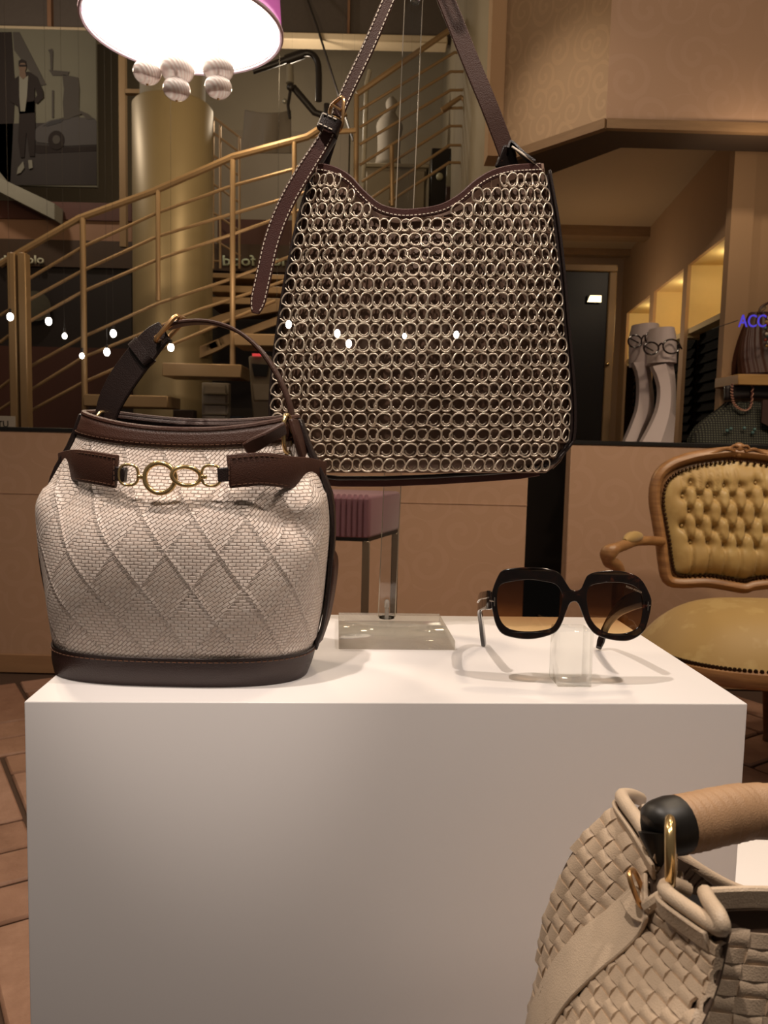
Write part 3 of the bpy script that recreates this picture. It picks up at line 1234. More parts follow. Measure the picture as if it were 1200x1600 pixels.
def ring_mesh(kind):
    b = MB()
    if kind == 0:
        rx, ry, w = .0069, .0071, .00098
    else:
        rx, ry, w = .0055, .0068, .00095
    pts = [V((rx * (1 if cos(a) > 0 else -1) * abs(cos(a)) ** .8, ry * (1 if sin(a) > 0 else -1) * abs(sin(a)) ** .85, .0020 if kind == 0 else .0004)) for a in [2 * pi * k / 16 for k in range(16)]]
    if kind == 0:
        pts[8] += V((-.0022, 0, 0)); pts[9] += V((-.0028, -.0004, -.0012)); pts[7] += V((-.0006, 0, 0))
    b.tube(pts, w, 5, closed=True)
    pin = [V((rx * .72 * cos(a), ry * .74 * sin(a), -.0004)) for a in [pi * (1.08 + .84 * k / 6) for k in range(7)]]
    b.tube(pin, .0008, 4)
    o = b.build('ring', SILVER, angle=180)
    me = o.data
    bpy.data.objects.remove(o)
    return me


RM = [ring_mesh(0), ring_mesh(1)]
cand = []
for r in range(NR):
    y = 726 - r * ypitch
    for c in range(NC):
        s = (c + .5) / NC * 2 - 1
        xl, xr = sil(y)
        ph = s * PHM
        x = (xl + xr) / 2 + (xr - xl) / 2 * sin(ph) / sin(PHM)
        if y - 17 < rim_y(x):
            continue
        if y > 700 and (x < sil(y)[0] + 12 or x > sil(y)[1] - 12):
            continue
        e = 1.0 / NC
        P = sbag(s, y, .003)
        du = sbag(s + e, y, .003) - sbag(s - e, y, .003)
        dv = sbag(s, y - 6, .003) - sbag(s, y + 6, .003)
        X = du.normalized()
        N = X.cross(dv).normalized()
        if N.y > 0:
            N = -N
        Y = N.cross(X)
        wdt = du.length
        k = (c + r * 0) % 2
        tw = rnd.uniform(-.18, .18) + (.10 if y < 420 else 0) * rnd.uniform(-2, 2)
        ti = rnd.uniform(-.22, .22) + (.22 if k == 0 else -.15)
        R = Matrix((X, Y, N)).transposed().to_4x4()
        Mx = Matrix.Translation(P) @ R @ Matrix.Rotation(tw, 4, 'Z') @ Matrix.Rotation(ti, 4, 'Y') @ Matrix.Diagonal((min(1.12, wdt / .0128) * 1.02 * rnd.uniform(.95, 1.05), rnd.uniform(.95, 1.05), 1, 1))
        cand.append((wdt, k, Mx))
cand.sort(key=lambda q: -q[0])
print('RINGS', len(cand))
for w_, k, Mx in cand[:298]:
    link_copy(RM[k], sb_root, Mx, 'ring')
rest = bmesh.new()
for w_, k, Mx in cand[298:]:
    n0 = len(rest.verts)
    rest.from_mesh(RM[k])
    rest.verts.ensure_lookup_table()
    for v in rest.verts[n0:]:
        v.co = Mx @ v.co
me = bpy.data.meshes.new('edge_rings')
rest.to_mesh(me)
rest.free()
me.polygons.foreach_set('use_smooth', [True] * len(me.polygons))
me.materials.append(SILVER)
o = bpy.data.objects.new('edge_rings', me)
C.objects.link(o)
place(o, sb_root)
o['kind'] = 'stuff'
# crochet threads between the columns and rows
th = MB()
for c in range(NC + 1):
    s = c / NC * 2 - 1
    x0 = sbag(s, 500)
    ys = [732 - i * 12 for i in range(40)]
    pth = []
    for y in ys:
        xl, xr = sil(y)
        x = (xl + xr) / 2 + (xr - xl) / 2 * sin(s * PHM) / sin(PHM)
        if y < rim_y(x) + 6:
            break
        pth.append(sbag(s, y, .0012 + .0008 * sin(y * .53)))
    if len(pth) > 2:
        th.tube(pth, .0009, 4)
for r in range(NR + 1):
    y = 726 + ypitch / 2 - r * ypitch
    seg = []
    for i in range(55):
        s = -1 + 2 * i / 54
        xl, xr = sil(y)
        x = (xl + xr) / 2 + (xr - xl) / 2 * sin(s * PHM) / sin(PHM)
        if y > rim_y(x) + 4:
            seg.append(sbag(s, y, .0010))
        else:
            if len(seg) > 2:
                th.tube(seg, .0010, 4)
            seg = []
    if len(seg) > 2:
        th.tube(seg, .0010, 4)
th.build('netting', THREAD, sb_root, kind='stuff')


def shell(name, fy, mat, ys0, y1, off=0.0, solid=.0015, xs=60, rows=30):
    """sheet from the rim curve down to y1"""
    def fn(u, v):
        s = -1 + 2 * u
        y = 300
        for _ in range(4):
            xl, xr = sil(y)
            x = (xl + xr) / 2 + (xr - xl) / 2 * sin(s * PHM) / sin(PHM)
            y = rim_y(x)
        return fy(s, y + (y1 - y) * v, off)
    return MB().grid(fn, xs, rows).build(name, mat, sb_root, solid=solid, angle=180)


shell('lining', lambda s, y, o_: sbag(s, y, o_), LIN2, 0, YBOT, -.0065)


def back_pt(s, y, off=0.0):
    xl, xr = sil(y)
    ph = s * PHM
    x = (xl + xr) / 2 + (xr - xl) / 2 * sin(ph) / sin(PHM)
    return W(x, y, DBAG + .030 + off)


shell('back_panel', back_pt, L_DARK, 0, YBOT, 0)
# gusset: dark leather strip all round the sides and the bottom
gp = []
for y in [268 + i * 15 for i in range(31)]:
    gp.append((sil(y)[0] - 2, y))
gl = [p for p in gp if p[1] < 700]
out = gl + [(436, 712), (448, 727), (466, 737), (490, 743), (530, 747), (600, 747), (680, 744), (760, 739), (812, 735), (842, 730), (862, 722), (878, 705)] + [(sil(y)[1] + 3, y) for y in [690 - i * 16 for i in range(27)]]
gpath = [W(x, y, DBAG + .014) for x, y in out]
MB().ribbon(gpath, V((0, 1, 0)), .019, .003).build('gusset', L_DARK, sb_root, bevel=.0008, seg=1)
MB().tube([W(x, y, DBAG - .003) for x, y in out], .0016, 6).build('edge_piping', L_DARK, sb_root)
bot = [(x, y + 7) for x, y in out if y > 728]
b_ = MB().ribbon([W(x, y, DBAG + .003) for x, y in bot], V((0, .25, 1)), .0045, .002).build('bottom_binding', L_TRIM, sb_root)
sm = MB()
stitches(sm, [W(x, y - 5, DBAG - .0005) for x, y in bot], (0, -1, 0), .003, .0016, .0003)
sm.build('stitching', ST_WHITE, b_, kind='stuff')
# leather rim band, front and back
for nm, dd, mt in (('rim_band', 0, L_TRIM), ('rim_band', 1, L_DARK)):
    tp_ = []
    for i in range(61):
        x = 496 + (846 - 496) * i / 60
        y = rim_y(x) + 6
        s = s_of_x(x, max(y, 262))
        tp_.append(sbag(s, y, .0025) if dd == 0 else back_pt(s, y, -.002))
    o = MB().ribbon(tp_, V((0, -.1, 1)), .0047, .0026).build(nm, mt, sb_root, bevel=.0008, seg=1)
    if dd == 0:
        sm = MB()
        stitches(sm, [p + V((0, -.0018, -.0022)) for p in tp_], (0, -1, 0), .0027, .0016, .0004)
        sm.build('stitching', ST_WHITE, o, kind='stuff')
# shoulder strap
DS = DBAG + .004


def strap(pts, name, hw, mat, n=40, wv=None, Dd=DS, white=True, tail=False):
    pth = spl([W(x, y, Dd + (q[0] if q else 0)) for x, y, *q in pts], n)
    h = hw if isinstance(hw, list) else [hw] * n
    if wv is None:
        w = []
        for i in range(n):
            t = (pth[min(i + 1, n - 1)] - pth[max(0, i - 1)]).normalized()
            w.append(t.cross(V((0, 1, 0))))
    else:
        w = wv
    o = MB().ribbon(pth, w, h, .0034).build(name, mat, sb_root, bevel=.0009, seg=1)
    if white:
        sm = MB()
        for e in (-1, 1):
            line = []
            for i in range(n):
                ww = w[i].normalized() if isinstance(w, list) else V(w).normalized()
                line.append(pth[i] + ww * (h[i] - .0016) * e + V((0, -.0022, 0)))
            stitches(sm, line, (0, -1, 0), .0030, .0019, .00042)
        sm.build('stitching', ST_WHITE, o, kind='stuff')
    return o


# the two sides meet on the peg of the stand, above the picture
strap([(795, 250, .006), (788, 228, .004), (764, 165), (735, 95), (706, 22), (676, -50), (654, -84, .012), (648, -86, .02)], 'shoulder_strap', .0092, L_BROWN, 40, white=False)
strap([(526, 182, .0), (545, 138), (575, 75), (603, 10), (628, -50), (646, -84, .012), (649, -86, .02)], 'shoulder_strap', .0068, L_BROWN, 40)
hwt = [.0070 + .0016 * min(1, i / 12) for i in range(37)] + [.0080, .0066, .0040]
strap([(517, 200, -.014), (502, 226, -.014), (474, 270, -.013), (446, 320, -.011), (425, 375, -.01), (411, 435, -.01), (399, 490, -.01)], 'strap_tail', hwt, L_TRIM, 40)
strap([(524, 188, -.004), (516, 215, -.003), (508, 240, .0), (502, 262, .004)], 'lower_strap', .0075, L_DARK, 16, white=False)
MB().ribbon(spl([W(524, 217, DS - .008), W(513, 235, DS - .006), W(503, 252, DS - .004), W(497, 262, DS - .002)], 12), V((1, -.4, .5)), .0022, .002).build('raw_edge', basic('raw_edge_grey', 'b9b6b4', .7, var=.2, scale=300), sb_root)
MB().ribbon(spl([W(793, 240, DS), W(800, 226, DS + .004), W(818, 242, DS - .004), W(838, 257, DS - .010)], 14), V((.2, 1, 0)), .009, .002).build('strap_anchor', L_DARK, sb_root)
MB().tube(spl([W(800, 229, DS - .010), W(816, 240, DS - .013), W(832, 252, DS - .013), W(845, 266, DS - .008)], 12), .0011, 6).build('raw_edge', ST_WHITE, sb_root)
MB().hexa([W(772, 262, DS + .006), W(812, 262, DS + .006), W(812, 262, DS + .014), W(772, 262, DS + .014)],
          [W(786, 226, DS + .0), W(800, 226, DS + .0), W(800, 226, DS + .01), W(786, 226, DS + .01)]).build('strap_anchor', L_DARK, sb_root, bevel=.002, seg=1)
# keeper loop and buckle
kc = W(515, 196, DS - .016)
kd = (W(502, 226, DS) - W(526, 170, DS)).normalized()
kw2 = kd.cross(V((0, 1, 0))).normalized()
kp = MB().ribbon(oval(kc, kw2, V((0, 1, 0)), .0105, .0075, 24, .5) + [kc + kw2 * .0105], [kd] * 25, .0072, .002).build('keeper', L_DARK, sb_root)
sm = MB()
for e in (-1, 1):
    stitches(sm, [kc + kd * .0055 * e - kw2 * .009 + V((0, -.0092, 0)), kc + kd * .0055 * e + kw2 * .009 + V((0, -.0092, 0))], (0, -1, 0), .0038, .0018, .0005)
sm.build('stitching', ST_WHITE, kp, kind='stuff')
bx = W(525, 183, DS - .006)
bf = oval(bx, V((.55, -.83, .05)), V((.03, 0, 1)), .0150, .0165, 28, .4)
bk = MB().tube(bf, .0018, 8, closed=True).build('buckle', M['gold_tan'], sb_root)
MB().tube([bx + V((-.004, .004, .014)), bx + V((.006, -.012, .002))], .0013, 6).build('prong', M['gold_tan'], bk)

# ------------------------------------------------------------------ clear acrylic stand
CLEAR = acrylic('clear_acrylic', (.96, .965, .955), .35)
POST = thin_clear('clear_acrylic_bar', (.95, .95, .94), 1.6)
f0 = Wz(531, 1015, ZP)
f1 = Wz(712, 1015, ZP)
wS = (f1 - f0).length
S0 = Wz(529, 1015, ZP)
depS = .128
st = thing('acrylic_stand', S0 + PA * wS / 2 + PB * depS / 2, 'clear acrylic stand with slab base and tall bar behind the ring bag', 'display stand')
SLAB = acrylic('reflection_grey_acrylic', (.86, .84, .80), .45)  # grey tint stands in for dark reflections in the clear slab
MB().prism([S0 + V((0, 0, .0005)), S0 + PA * wS + V((0, 0, .0005)), S0 + PA * wS + PB * depS + V((0, 0, .0005)), S0 + PB * depS + V((0, 0, .0005))], (0, 0, .0098))  .build('base', SLAB, st, bevel=.0005, seg=1, angle=60)
pb_ = W(604, 954, S0.y + .113)
DP = S0.y + .113
zt = ZP + .0104
pbz = V((Wz(604, 952, zt).x, DP, zt))
ptz = W(649.5, -70, DP)
pw = .0098
pth_ = (ptz - pbz)
b = MB().hexa([pbz + V((-pw, -.003, 0)), pbz + V((pw, -.003, 0)), pbz + V((pw, .003, 0)), pbz + V((-pw, .003, 0))],
              [ptz + V((-pw, -.003, 0)), ptz + V((pw, -.003, 0)), ptz + V((pw, .003, 0)), ptz + V((-pw, .003, 0))])
post = b.build('bar', POST, st, smooth=False)
eg = thin_clear('acrylic_edge', (.80, .80, .78), 3.0)
for sx in (-1, 1):
    MB().hexa([pbz + V((sx * pw - .0005, -.0034, 0)), pbz + V((sx * pw + .0005, -.0034, 0)), pbz + V((sx * pw + .0005, .0034, 0)), pbz + V((sx * pw - .0005, .0034, 0))],
              [ptz + V((sx * pw - .0005, -.0034, 0)), ptz + V((sx * pw + .0005, -.0034, 0)), ptz + V((sx * pw + .0005, .0034, 0)), ptz + V((sx * pw - .0005, .0034, 0))]).build('polished_edge', basic('polished_edge', 'b7aa97', .15, .3, var=0) if sx < 0 else bpy.data.materials['polished_edge'], st)
pg = pbz + V((0, -.008, 0))
MB().lathe(pg, [(.0024, 0), (.0024, .012), (.0030, .0125), (.0030, .019), (.0018, .0215)], 14).build('pin', basic('clear_nylon', 'cfc7be', .2, var=0, Transmission_Weight=.6), st)
MB().lathe(pg, [(.009, .0), (.0085, .0012), (.004, .0016)], 20).build('washer', POST, st)
# peg at the top that carries the strap
pk = W(650, -74, DP)
MB().tube([pk, pk + V((0, -.10, .004))], .006, 12).build('peg', POST, st)
hk = W(649, 4, DP - .004)
MB().tube(spl([hk + V((0, 0, .035)), hk + V((0, -.002, .01)), hk + V((0, -.006, .0))], 8), .0045, 12).build('hook', CLEAR, st)
MB().ball(hk + V((0, -.007, -.001)), .0055, 12, 8).build('hook_tip', CLEAR, st)

# ------------------------------------------------------------------ acrylic block with sunglasses
BK0 = Wz(871.5, 1074, ZP)
bw_ = (Wz(925, 1075, ZP) - BK0).length
bh = W(871.5, 988, BK0.y).z - ZP
o = MB().prism([BK0 + V((0, 0, .0004)), BK0 + PA * bw_ + V((0, 0, .0004)), BK0 + PA * bw_ + PB * .030 + V((0, 0, .0004)), BK0 + PB * .030 + V((0, 0, .0004))], (0, 0, bh)).build('acrylic_block', CLEAR, bevel=.0006, seg=1, angle=60)
tag(o, 'clear acrylic block under the bridge of the sunglasses', 'display block')

GY = BK0.y + .004
FRAME = [(784.5, 892), (803, 888.5), (826, 887), (857, 890), (873, 897), (883, 911), (891, 922), (901.7, 924), (910, 919), (916, 906), (922, 898), (940, 893.5), (965, 892.5), (990, 898), (1004.6, 909), (1015.7, 930), (1018, 944), (1012.5, 971), (1004.6, 988), (990, 998), (974.5, 1001), (952, 998), (933, 991), (922, 980), (914, 964.5), (906, 944), (898.5, 938), (889, 942), (882.7, 956), (876, 974), (867, 987), (848, 994.6), (826, 998), (803.5, 996), (784.5, 990), (775, 977), (770, 958), (767, 936), (770, 920), (777, 902)]
LENS_A = [(776, 939), (777.5, 923), (784.5, 912), (803.5, 907.5), (826, 905), (848, 907.5), (867, 912), (876, 922), (879, 936), (876, 955), (870, 971), (860.5, 982), (838, 986.7), (816, 987), (797, 983.5), (784.5, 974), (778, 958)]
LENS_B = [(917.5, 923), (925, 914), (946, 910), (971, 910), (990, 915), (1001, 925), (1004.6, 939), (1003.6, 961), (998, 979), (984, 988), (965, 991), (946, 988.5), (932, 980), (922, 966), (917.5, 949), (916, 934)]
gc = W(896, 945, GY)


def gpt(px, py, off=0.0):
    """front of the glasses: upright plane, gently wrapped towards the temples"""
    p = W(px, py, GY)
    y = GY + 1.6 * (p.x - gc.x) ** 2 + .10 * (p.z - gc.z) + off
    return W(px, py, y)


def closed_spl(pts, n):
    p = [V((x, y, 0)) for x, y in pts]
    N = len(p)
    out = []
    for i in range(n):
        x = i / n * N
        k = int(x)
        f = x - k
        a, b, c, d = p[k - 1], p[k % N], p[(k + 1) % N], p[(k + 2) % N]
        out.append((b * 2 + (c - a) * f + (a * 2 - b * 5 + c * 4 - d) * f * f + (b * 3 - a - c * 3 + d) * f ** 3) * .5)
    return out


cu = bpy.data.curves.new('outline', 'CURVE')
cu.dimensions = '2D'
cu.fill_mode = 'BOTH'
cu.extrude = 2.6
cu.bevel_depth = 1.7
cu.bevel_resolution = 3
for poly, n in ((FRAME, 160), (LENS_A, 70), (LENS_B, 70)):
    sp_ = cu.splines.new('POLY')
    q = closed_spl(poly, n)
    cx, cy = sum(p.x for p in q) / n, sum(p.y for p in q) / n
    sp_.points.add(n - 1)
    for i, p in enumerate(q):
        k = .985 if poly is FRAME else 1.02
        sp_.points[i].co = (cx + (p.x - cx) * k, -(cy + (p.y - cy) * k), 0, 1)
    sp_.use_cyclic_u = True
tmp = bpy.data.objects.new('outline', cu)
C.objects.link(tmp)
dg = bpy.context.evaluated_depsgraph_get()
dg.update()
fme = bpy.data.meshes.new_from_object(tmp.evaluated_get(dg))
bpy.data.objects.remove(tmp)
TORT = NT('dark_tortoiseshell')
f = TORT.noise(110, 3, TORT.coord(), .6)
TORT.l(TORT.ramp(f, [(.45, lin('120a08')), (.62, lin('1d0f0b')), (.8, lin('5a2a18'))]), TORT.b.inputs['Base Color'])
TORT.set(Roughness=.12, Coat_Weight=.6, Coat_Roughness=.03)
for v in fme.vertices:
    v.co = gpt(v.co.x, -v.co.y, -v.co.z * .00056)
fme.materials.clear()
fme.materials.append(TORT.m)
fme.polygons.foreach_set('use_smooth', [True] * len(fme.polygons))
fme.set_sharp_from_angle(angle=radians(50))
sg_ = thing('sunglasses', V((gc.x, GY + .05, ZP)), 'oversized dark tortoiseshell sunglasses with brown lenses on the white plinth', 'sunglasses')
fo_ = bpy.data.objects.new('frame', fme)
C.objects.link(fo_)
place(fo_, sg_)


def lens_mat():
    m = NT('brown_gradient_lens')
    tr = m.n('ShaderNodeBsdfTransparent')
    g = m.n('ShaderNodeBsdfGlossy')
    g.inputs['Roughness'].default_value = .02
    sp = m.n('ShaderNodeSeparateXYZ')
    m.l(m.coord('Generated'), sp.inputs[0])
    m.l(m.ramp(sp.outputs[2], [(.0, lin((.74, .54, .28))), (.25, lin((.50, .31, .15))), (.55, lin((.17, .095, .055))), (1, lin((.07, .042, .03)))]), tr.inputs[0])
    fr = m.n('ShaderNodeFresnel')
    fr.inputs[0].default_value = 1.5
    mx = m.n('ShaderNodeMixShader')
    m.l(fr.outputs[0], mx.inputs[0])
    m.l(tr.outputs[0], mx.inputs[1])
    m.l(g.outputs[0], mx.inputs[2])
    m.l(mx.outputs[0], m.out.inputs[0])
    return m.m


LM = lens_mat()
for poly in (LENS_A, LENS_B):
    q = closed_spl(poly, 48)
    cx, cy = sum(p.x for p in q) / 48, sum(p.y for p in q) / 48
    b = MB()
    vs, fs = [], []
    rings_ = 6
    for r in range(1, rings_ + 1):
        for p in q:
            k = r / rings_ * 1.03
            b.v.append(gpt(cx + (p.x - cx) * k, cy + (p.y - cy) * k, -.0012 - .0022 * (1 - k * k)))
    b.v.append(gpt(cx, cy, -.0034))
    for r in range(rings_ - 1):
        for i in range(48):
            i2 = (i + 1) % 48
            b.f.append((r * 48 + i, r * 48 + i2, (r + 1) * 48 + i2, (r + 1) * 48 + i))
    for i in range(48):
        b.f.append((len(b.v) - 1, (i + 1) % 48, i))
    b.build('lens', LM, sg_, angle=180)
PALE = basic('pale_engraving', 'd8c2a8', .4, .2, var=0)
t0 = gpt(977, 917, -.0048)
t1 = gpt(1002, 927, -.0048)
lettering('TOM FORD', 'lens_lettering', PALE, sg_, t0, (t1 - t0), V((-(t1 - t0).z, 0, (t1 - t0).x)), .0022, .0001, width=(t1 - t0).length)
# temples
SILV = basic('pale_silver_wire_fine', 'd9d2c8', .2, 1, var=0)
rt = spl([W(1011, 936, GY + .022), W(1000, 936, GY + .035), W(975, 946, GY + .075), W(958, 962, GY + .105), W(946, 982, GY + .125), Wz(935, 1014, ZP + .0016)], 30)
hwr = [.0062, .0070, .0080] + [.0085] * 8 + [.0085 - .0055 * min(1, (i / 18) ** .8) for i in range(19)]
MB().ribbon(rt, V((0, .25, 1)), hwr, .0038).build('temple', TORT.m, sg_, bevel=.0012, seg=2)
lt = spl([W(770, 936, GY + .022), W(762, 938, GY + .030), W(752, 940, GY + .072), W(749, 950, GY + .100), W(752, 975, GY + .125), Wz(756, 1008, ZP + .0016)], 30)
MB().ribbon(lt, V((0, .25, 1)), hwr, .0038).build('temple', TORT.m, sg_, bevel=.0012, seg=2)
for px, py, s in ((1013.5, 947, 1), (772, 940, -1)):
    e = gpt(px, py, -.0046 if s > 0 else -.0046)
    g1 = MB()
    g1.tube([e + V((-.0004 * s, 0, .0040)), e + V((-.0004 * s, 0, -.0040))], .0006, 6)
    g1.tube([e, e + V((.0034 * s, .004, 0))], .0006, 6)
    g1.build('temple_emblem', SILV, sg_)
# thin metal line along the temple that shows beside the frame
MB().tube([p + V((-.0024, 0, .002)) for p in lt[1:16]], .0006, 6).build('temple_inlay', SILV, sg_)

# ------------------------------------------------------------------ cream woven leather tote, in front
CREAM = leather('cream_leather', 'c2ab92', .5, .0003, 1200)
CREAM_D = leather('cream_leather_piping', 'cbb59c', .45, .0003, 1200)
TAN = leather('tan_leather_wrap', 'ae8a68', .5, .0003, 1200)
BLK = basic('black_rubber_cap', '17130f', .45, var=0)
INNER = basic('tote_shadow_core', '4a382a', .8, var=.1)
SIDE = [
    [(972, 1246, .450), (1002, 1292, .418), (1031, 1342, .388), (1036, 1393, .362), (1082, 1425, .340), (1127, 1456, .320)],
    [(893, 1325, .452), (935, 1370, .424), (985, 1412, .398), (1010, 1448, .378), (1056, 1492, .345), (1108, 1540, .318)],
    [(853, 1420, .455), (885, 1462, .426), (926, 1496, .398), (960, 1535, .370), (1005, 1585, .335), (1062, 1640, .305)],
    [(836, 1515, .455), (853, 1556, .424), (880, 1590, .394), (910, 1630, .362), (950, 1685, .325), (1010, 1750, .295)],
    [(818, 1630, .450), (830, 1670, .420), (848, 1706, .388), (872, 1745, .355), (905, 1800, .318), (965, 1860, .288)],
    [(806, 1780, .445), (812, 1820, .412), (828, 1860, .380), (850, 1900, .348), (885, 1950, .310), (940, 2010, .280)]]
FRONT = [
    [(1127, 1456, .320), (1112, 1432, .345), (1160, 1424, .352), (1240, 1424, .352), (1330, 1424, .35)],
    [(1108, 1540, .318), (1090, 1530, .340), (1140, 1530, .345), (1240, 1534, .345), (1330, 1534, .345)],
    [(1062, 1640, .305), (1068, 1640, .328), (1130, 1645, .336), (1240, 1650, .338), (1330, 1650, .338)],
    [(1010, 1750, .295), (1040, 1760, .318), (1120, 1765, .326), (1240, 1770, .328), (1330, 1770, .328)],
    [(965, 1860, .288), (1010, 1880, .308), (1110, 1890, .316), (1240, 1890, .318), (1330, 1890, .318)],
    [(940, 2010, .280), (990, 2020, .300), (1100, 2025, .308), (1240, 2025, .310), (1330, 2025, .310)]]
SIDE = [[W(*p) for p in r] for r in SIDE]
SIDE[5] = [V((p.x - .004, p.y - .006, .60)) for p in SIDE[4]]
FRONT = [[W(*p) for p in r] for r in FRONT]
FRONT[5] = [V((p.x, p.y - .006, .60)) for p in FRONT[4]]


def patch(G):
    def S(u, v):
        return crs([crs(r, u) for r in G], v)

    def frame(u, v):
        e = .004
        p = S(u, v)
        du = S(min(1, u + e), v) - S(max(0, u - e), v)
        dv = S(u, min(1, v + e)) - S(u, max(0, v - e))
        n = du.cross(dv).normalized()
        if n.dot(CAMP - p) < 0:
            n = -n
        return p, n
    return S, frame


MX = .31          # middle of the tote
mir = lambda p: V((2 * MX - p.x, p.y, p.z))
FRONT0 = FRONT
FRONT = [r[:4] + [V((MX, r[3].y, r[3].z)), mir(r[3]), mir(r[2]), mir(r[0])] for r in FRONT]
FRONTW = [r[:] for r in FRONT0]
Ss, Fs = patch(SIDE)
Sf, Ff = patch(FRONT)
Sw, Fw = patch(FRONTW)
tote = thing('woven_tote', V((.25, .40, .56)), 'cream woven leather tote with wrapped handle and gold ring in front of the plinth', 'handbag')
MB().grid(lambda u, v: mir(Ss(u, v)), 24, 24).build('side_panel', CREAM, tote, solid=.002, angle=180)
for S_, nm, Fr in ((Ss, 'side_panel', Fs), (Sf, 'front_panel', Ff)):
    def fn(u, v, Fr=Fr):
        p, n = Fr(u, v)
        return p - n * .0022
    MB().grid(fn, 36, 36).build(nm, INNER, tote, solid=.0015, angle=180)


def weave(S_, Fr, LU, LV, diag, cell, keep, n_max):
    """over-under leather strips: every visible piece of a strip is one small bowed plate"""
    made = 0
    n = int(1.5 * (LU + LV) / cell) + 2
    ca, sa = (cos(radians(diag)), sin(radians(diag)))
    for i in range(-n, n):
        for j in range(-n, n):
            a0, b0 = (i + .5) * cell, (j + .5) * cell
            horiz = (i + j) % 2 == 0
            lu, lv = a0 * ca - b0 * sa, a0 * sa + b0 * ca
            u, v = lu / LU, lv / LV
            if not (0 <= u <= 1 and 0 <= v <= 1):
                continue
            if not keep(u, v):
                continue
            p, nn = Fr(u, v)
            x, y = proj(p)
            if x > 1225 or y > 1625 or (p - CAMP).dot(nn) > 0:
                continue
            L, Wd = cell * .80, cell * .455
            vs = []
            ok = True
            for k in range(5):
                q = -1 + k / 2
                for e in (-1, 1):
                    if horiz:
                        a, b = a0 + q * L, b0 + e * Wd
                    else:
                        a, b = a0 + e * Wd, b0 + q * L
                    uu, vv = (a * ca - b * sa) / LU, (a * sa + b * ca) / LV
                    uu, vv = min(1, max(0, uu)), min(1, max(0, vv))
                    pp_, nq = Fr(uu, vv)
                    h = .0026 * cos(q * pi / 2) - .0014
                    vs.append((pp_ + nq * h, pp_ + nq * (h - .0016)))
            b = MB()
            b.v = [t for t, _ in vs] + [d for _, d in vs]
            for k in range(4):
                s0 = k * 2
                b.f += [(s0, s0 + 1, s0 + 3, s0 + 2), (s0, s0 + 2, s0 + 12, s0 + 10), (s0 + 1, s0 + 11, s0 + 13, s0 + 3)]
            b.f += [(0, 10, 11, 1), (8, 9, 19, 18)]
            b.build('woven_strip', CREAM, tote, angle=50)
            made += 1
    return made


LUs = sum((Ss((i + 1) / 20, .3) - Ss(i / 20, .3)).length for i in range(20))
LVs = sum((Ss(.3, (i + 1) / 20) - Ss(.3, i / 20)).length for i in range(20))
LUf = sum((Sw((i + 1) / 20, .3) - Sw(i / 20, .3)).length for i in range(20))
LVf = sum((Sf(.6, (i + 1) / 20) - Sf(.6, i / 20)).length for i in range(20))


def band_u(v):
    """middle of the smooth strap across the side panel"""
    return lerp1([(0, .52), (.15, .50), (.3, .44), (.5, .32), (.7, .22), (1, .1)], v)


print('WEAVE', LUs, LVs, weave(Ss, Fs, LUs, LVs, 6, .0115, lambda u, v: v > .035 and (u - band_u(v) < -.10 or u - band_u(v) > .09), 300),
      weave(Sw, Fw, LUf, LVf, 4, .0125, lambda u, v: v > .06, 300))
# smooth strap lying over the side
bp, bn, bw2 = [], [], []
for i in range(34):
    v = .10 + .9 * i / 33
    p, n = Fs(band_u(v), v)
    bp.append(p + n * .0022)
    q, _ = Fs(band_u(v) + .03, v)
    bn.append(q - p)
    bw2.append(.0125 + .003 * min(1, i / 10))
sd = MB().ribbon(bp, bn, bw2, .0022).build('side_strap', CREAM_D, tote, bevel=.0006, seg=1)
sm = MB()
for e in (-1, 1):
    stitches(sm, [p + w.normalized() * (h - .0018) * e for p, w, h in zip(bp, bn, bw2)], (-.6, -.6, .3), .0022, .0016, .0005)
sm.build('stitching', CREAM, sd, kind='stuff')
# rims: thick rolled leather edges
rim_a = spl([W(*p) for p in [(1000, 1248, .49), (985, 1243, .470), (972, 1247, .450), (1002, 1290, .418), (1034, 1340, .388)]], 24)
MB().tube(rim_a, .0042, 10).build('rim_piping', CREAM_D, tote)
MB().tube([mir(p) for p in rim_a], .0042, 10).build('rim_piping', CREAM_D, tote)
MB().ribbon([p + V((-.004, -.001, -.0075)) for p in rim_a[8:]], V((-.25, 0, 1)), .0048, .0022).build('rim_band', CREAM_D, tote, bevel=.0006, seg=1)
rim_b = spl([W(*p) for p in [(1075, 1391, .374), (1050, 1381, .372), (1040, 1392, .360), (1082, 1424, .340), (1125, 1450, .322), (1124, 1432, .324), (1108, 1408, .338), (1102, 1395, .348)]], 40)
MB().tube(rim_b, .0037, 10).build('rim_piping', CREAM_D, tote)
MB().tube([mir(p) for p in rim_b], .0037, 10).build('rim_piping', CREAM_D, tote)
MB().ribbon([p + V((-.003, -.001, -.0070)) for p in rim_b[10:22]], V((-.25, 0, 1)), .0045, .0022).build('rim_band', CREAM_D, tote, bevel=.0006, seg=1)
sm = MB()
stitches(sm, [p + V((-.0052, -.002, -.0040)) for p in rim_a[9:]], (-.7, -.6, .2), .0026, .0014, .0004)
stitches(sm, [p + V((-.0042, -.0022, -.0036)) for p in rim_b[11:21]], (-.7, -.6, .2), .0026, .0014, .0004)
sm.build('stitching', basic('dark_stitch', '8a6f57', .8, var=0), tote, kind='stuff')
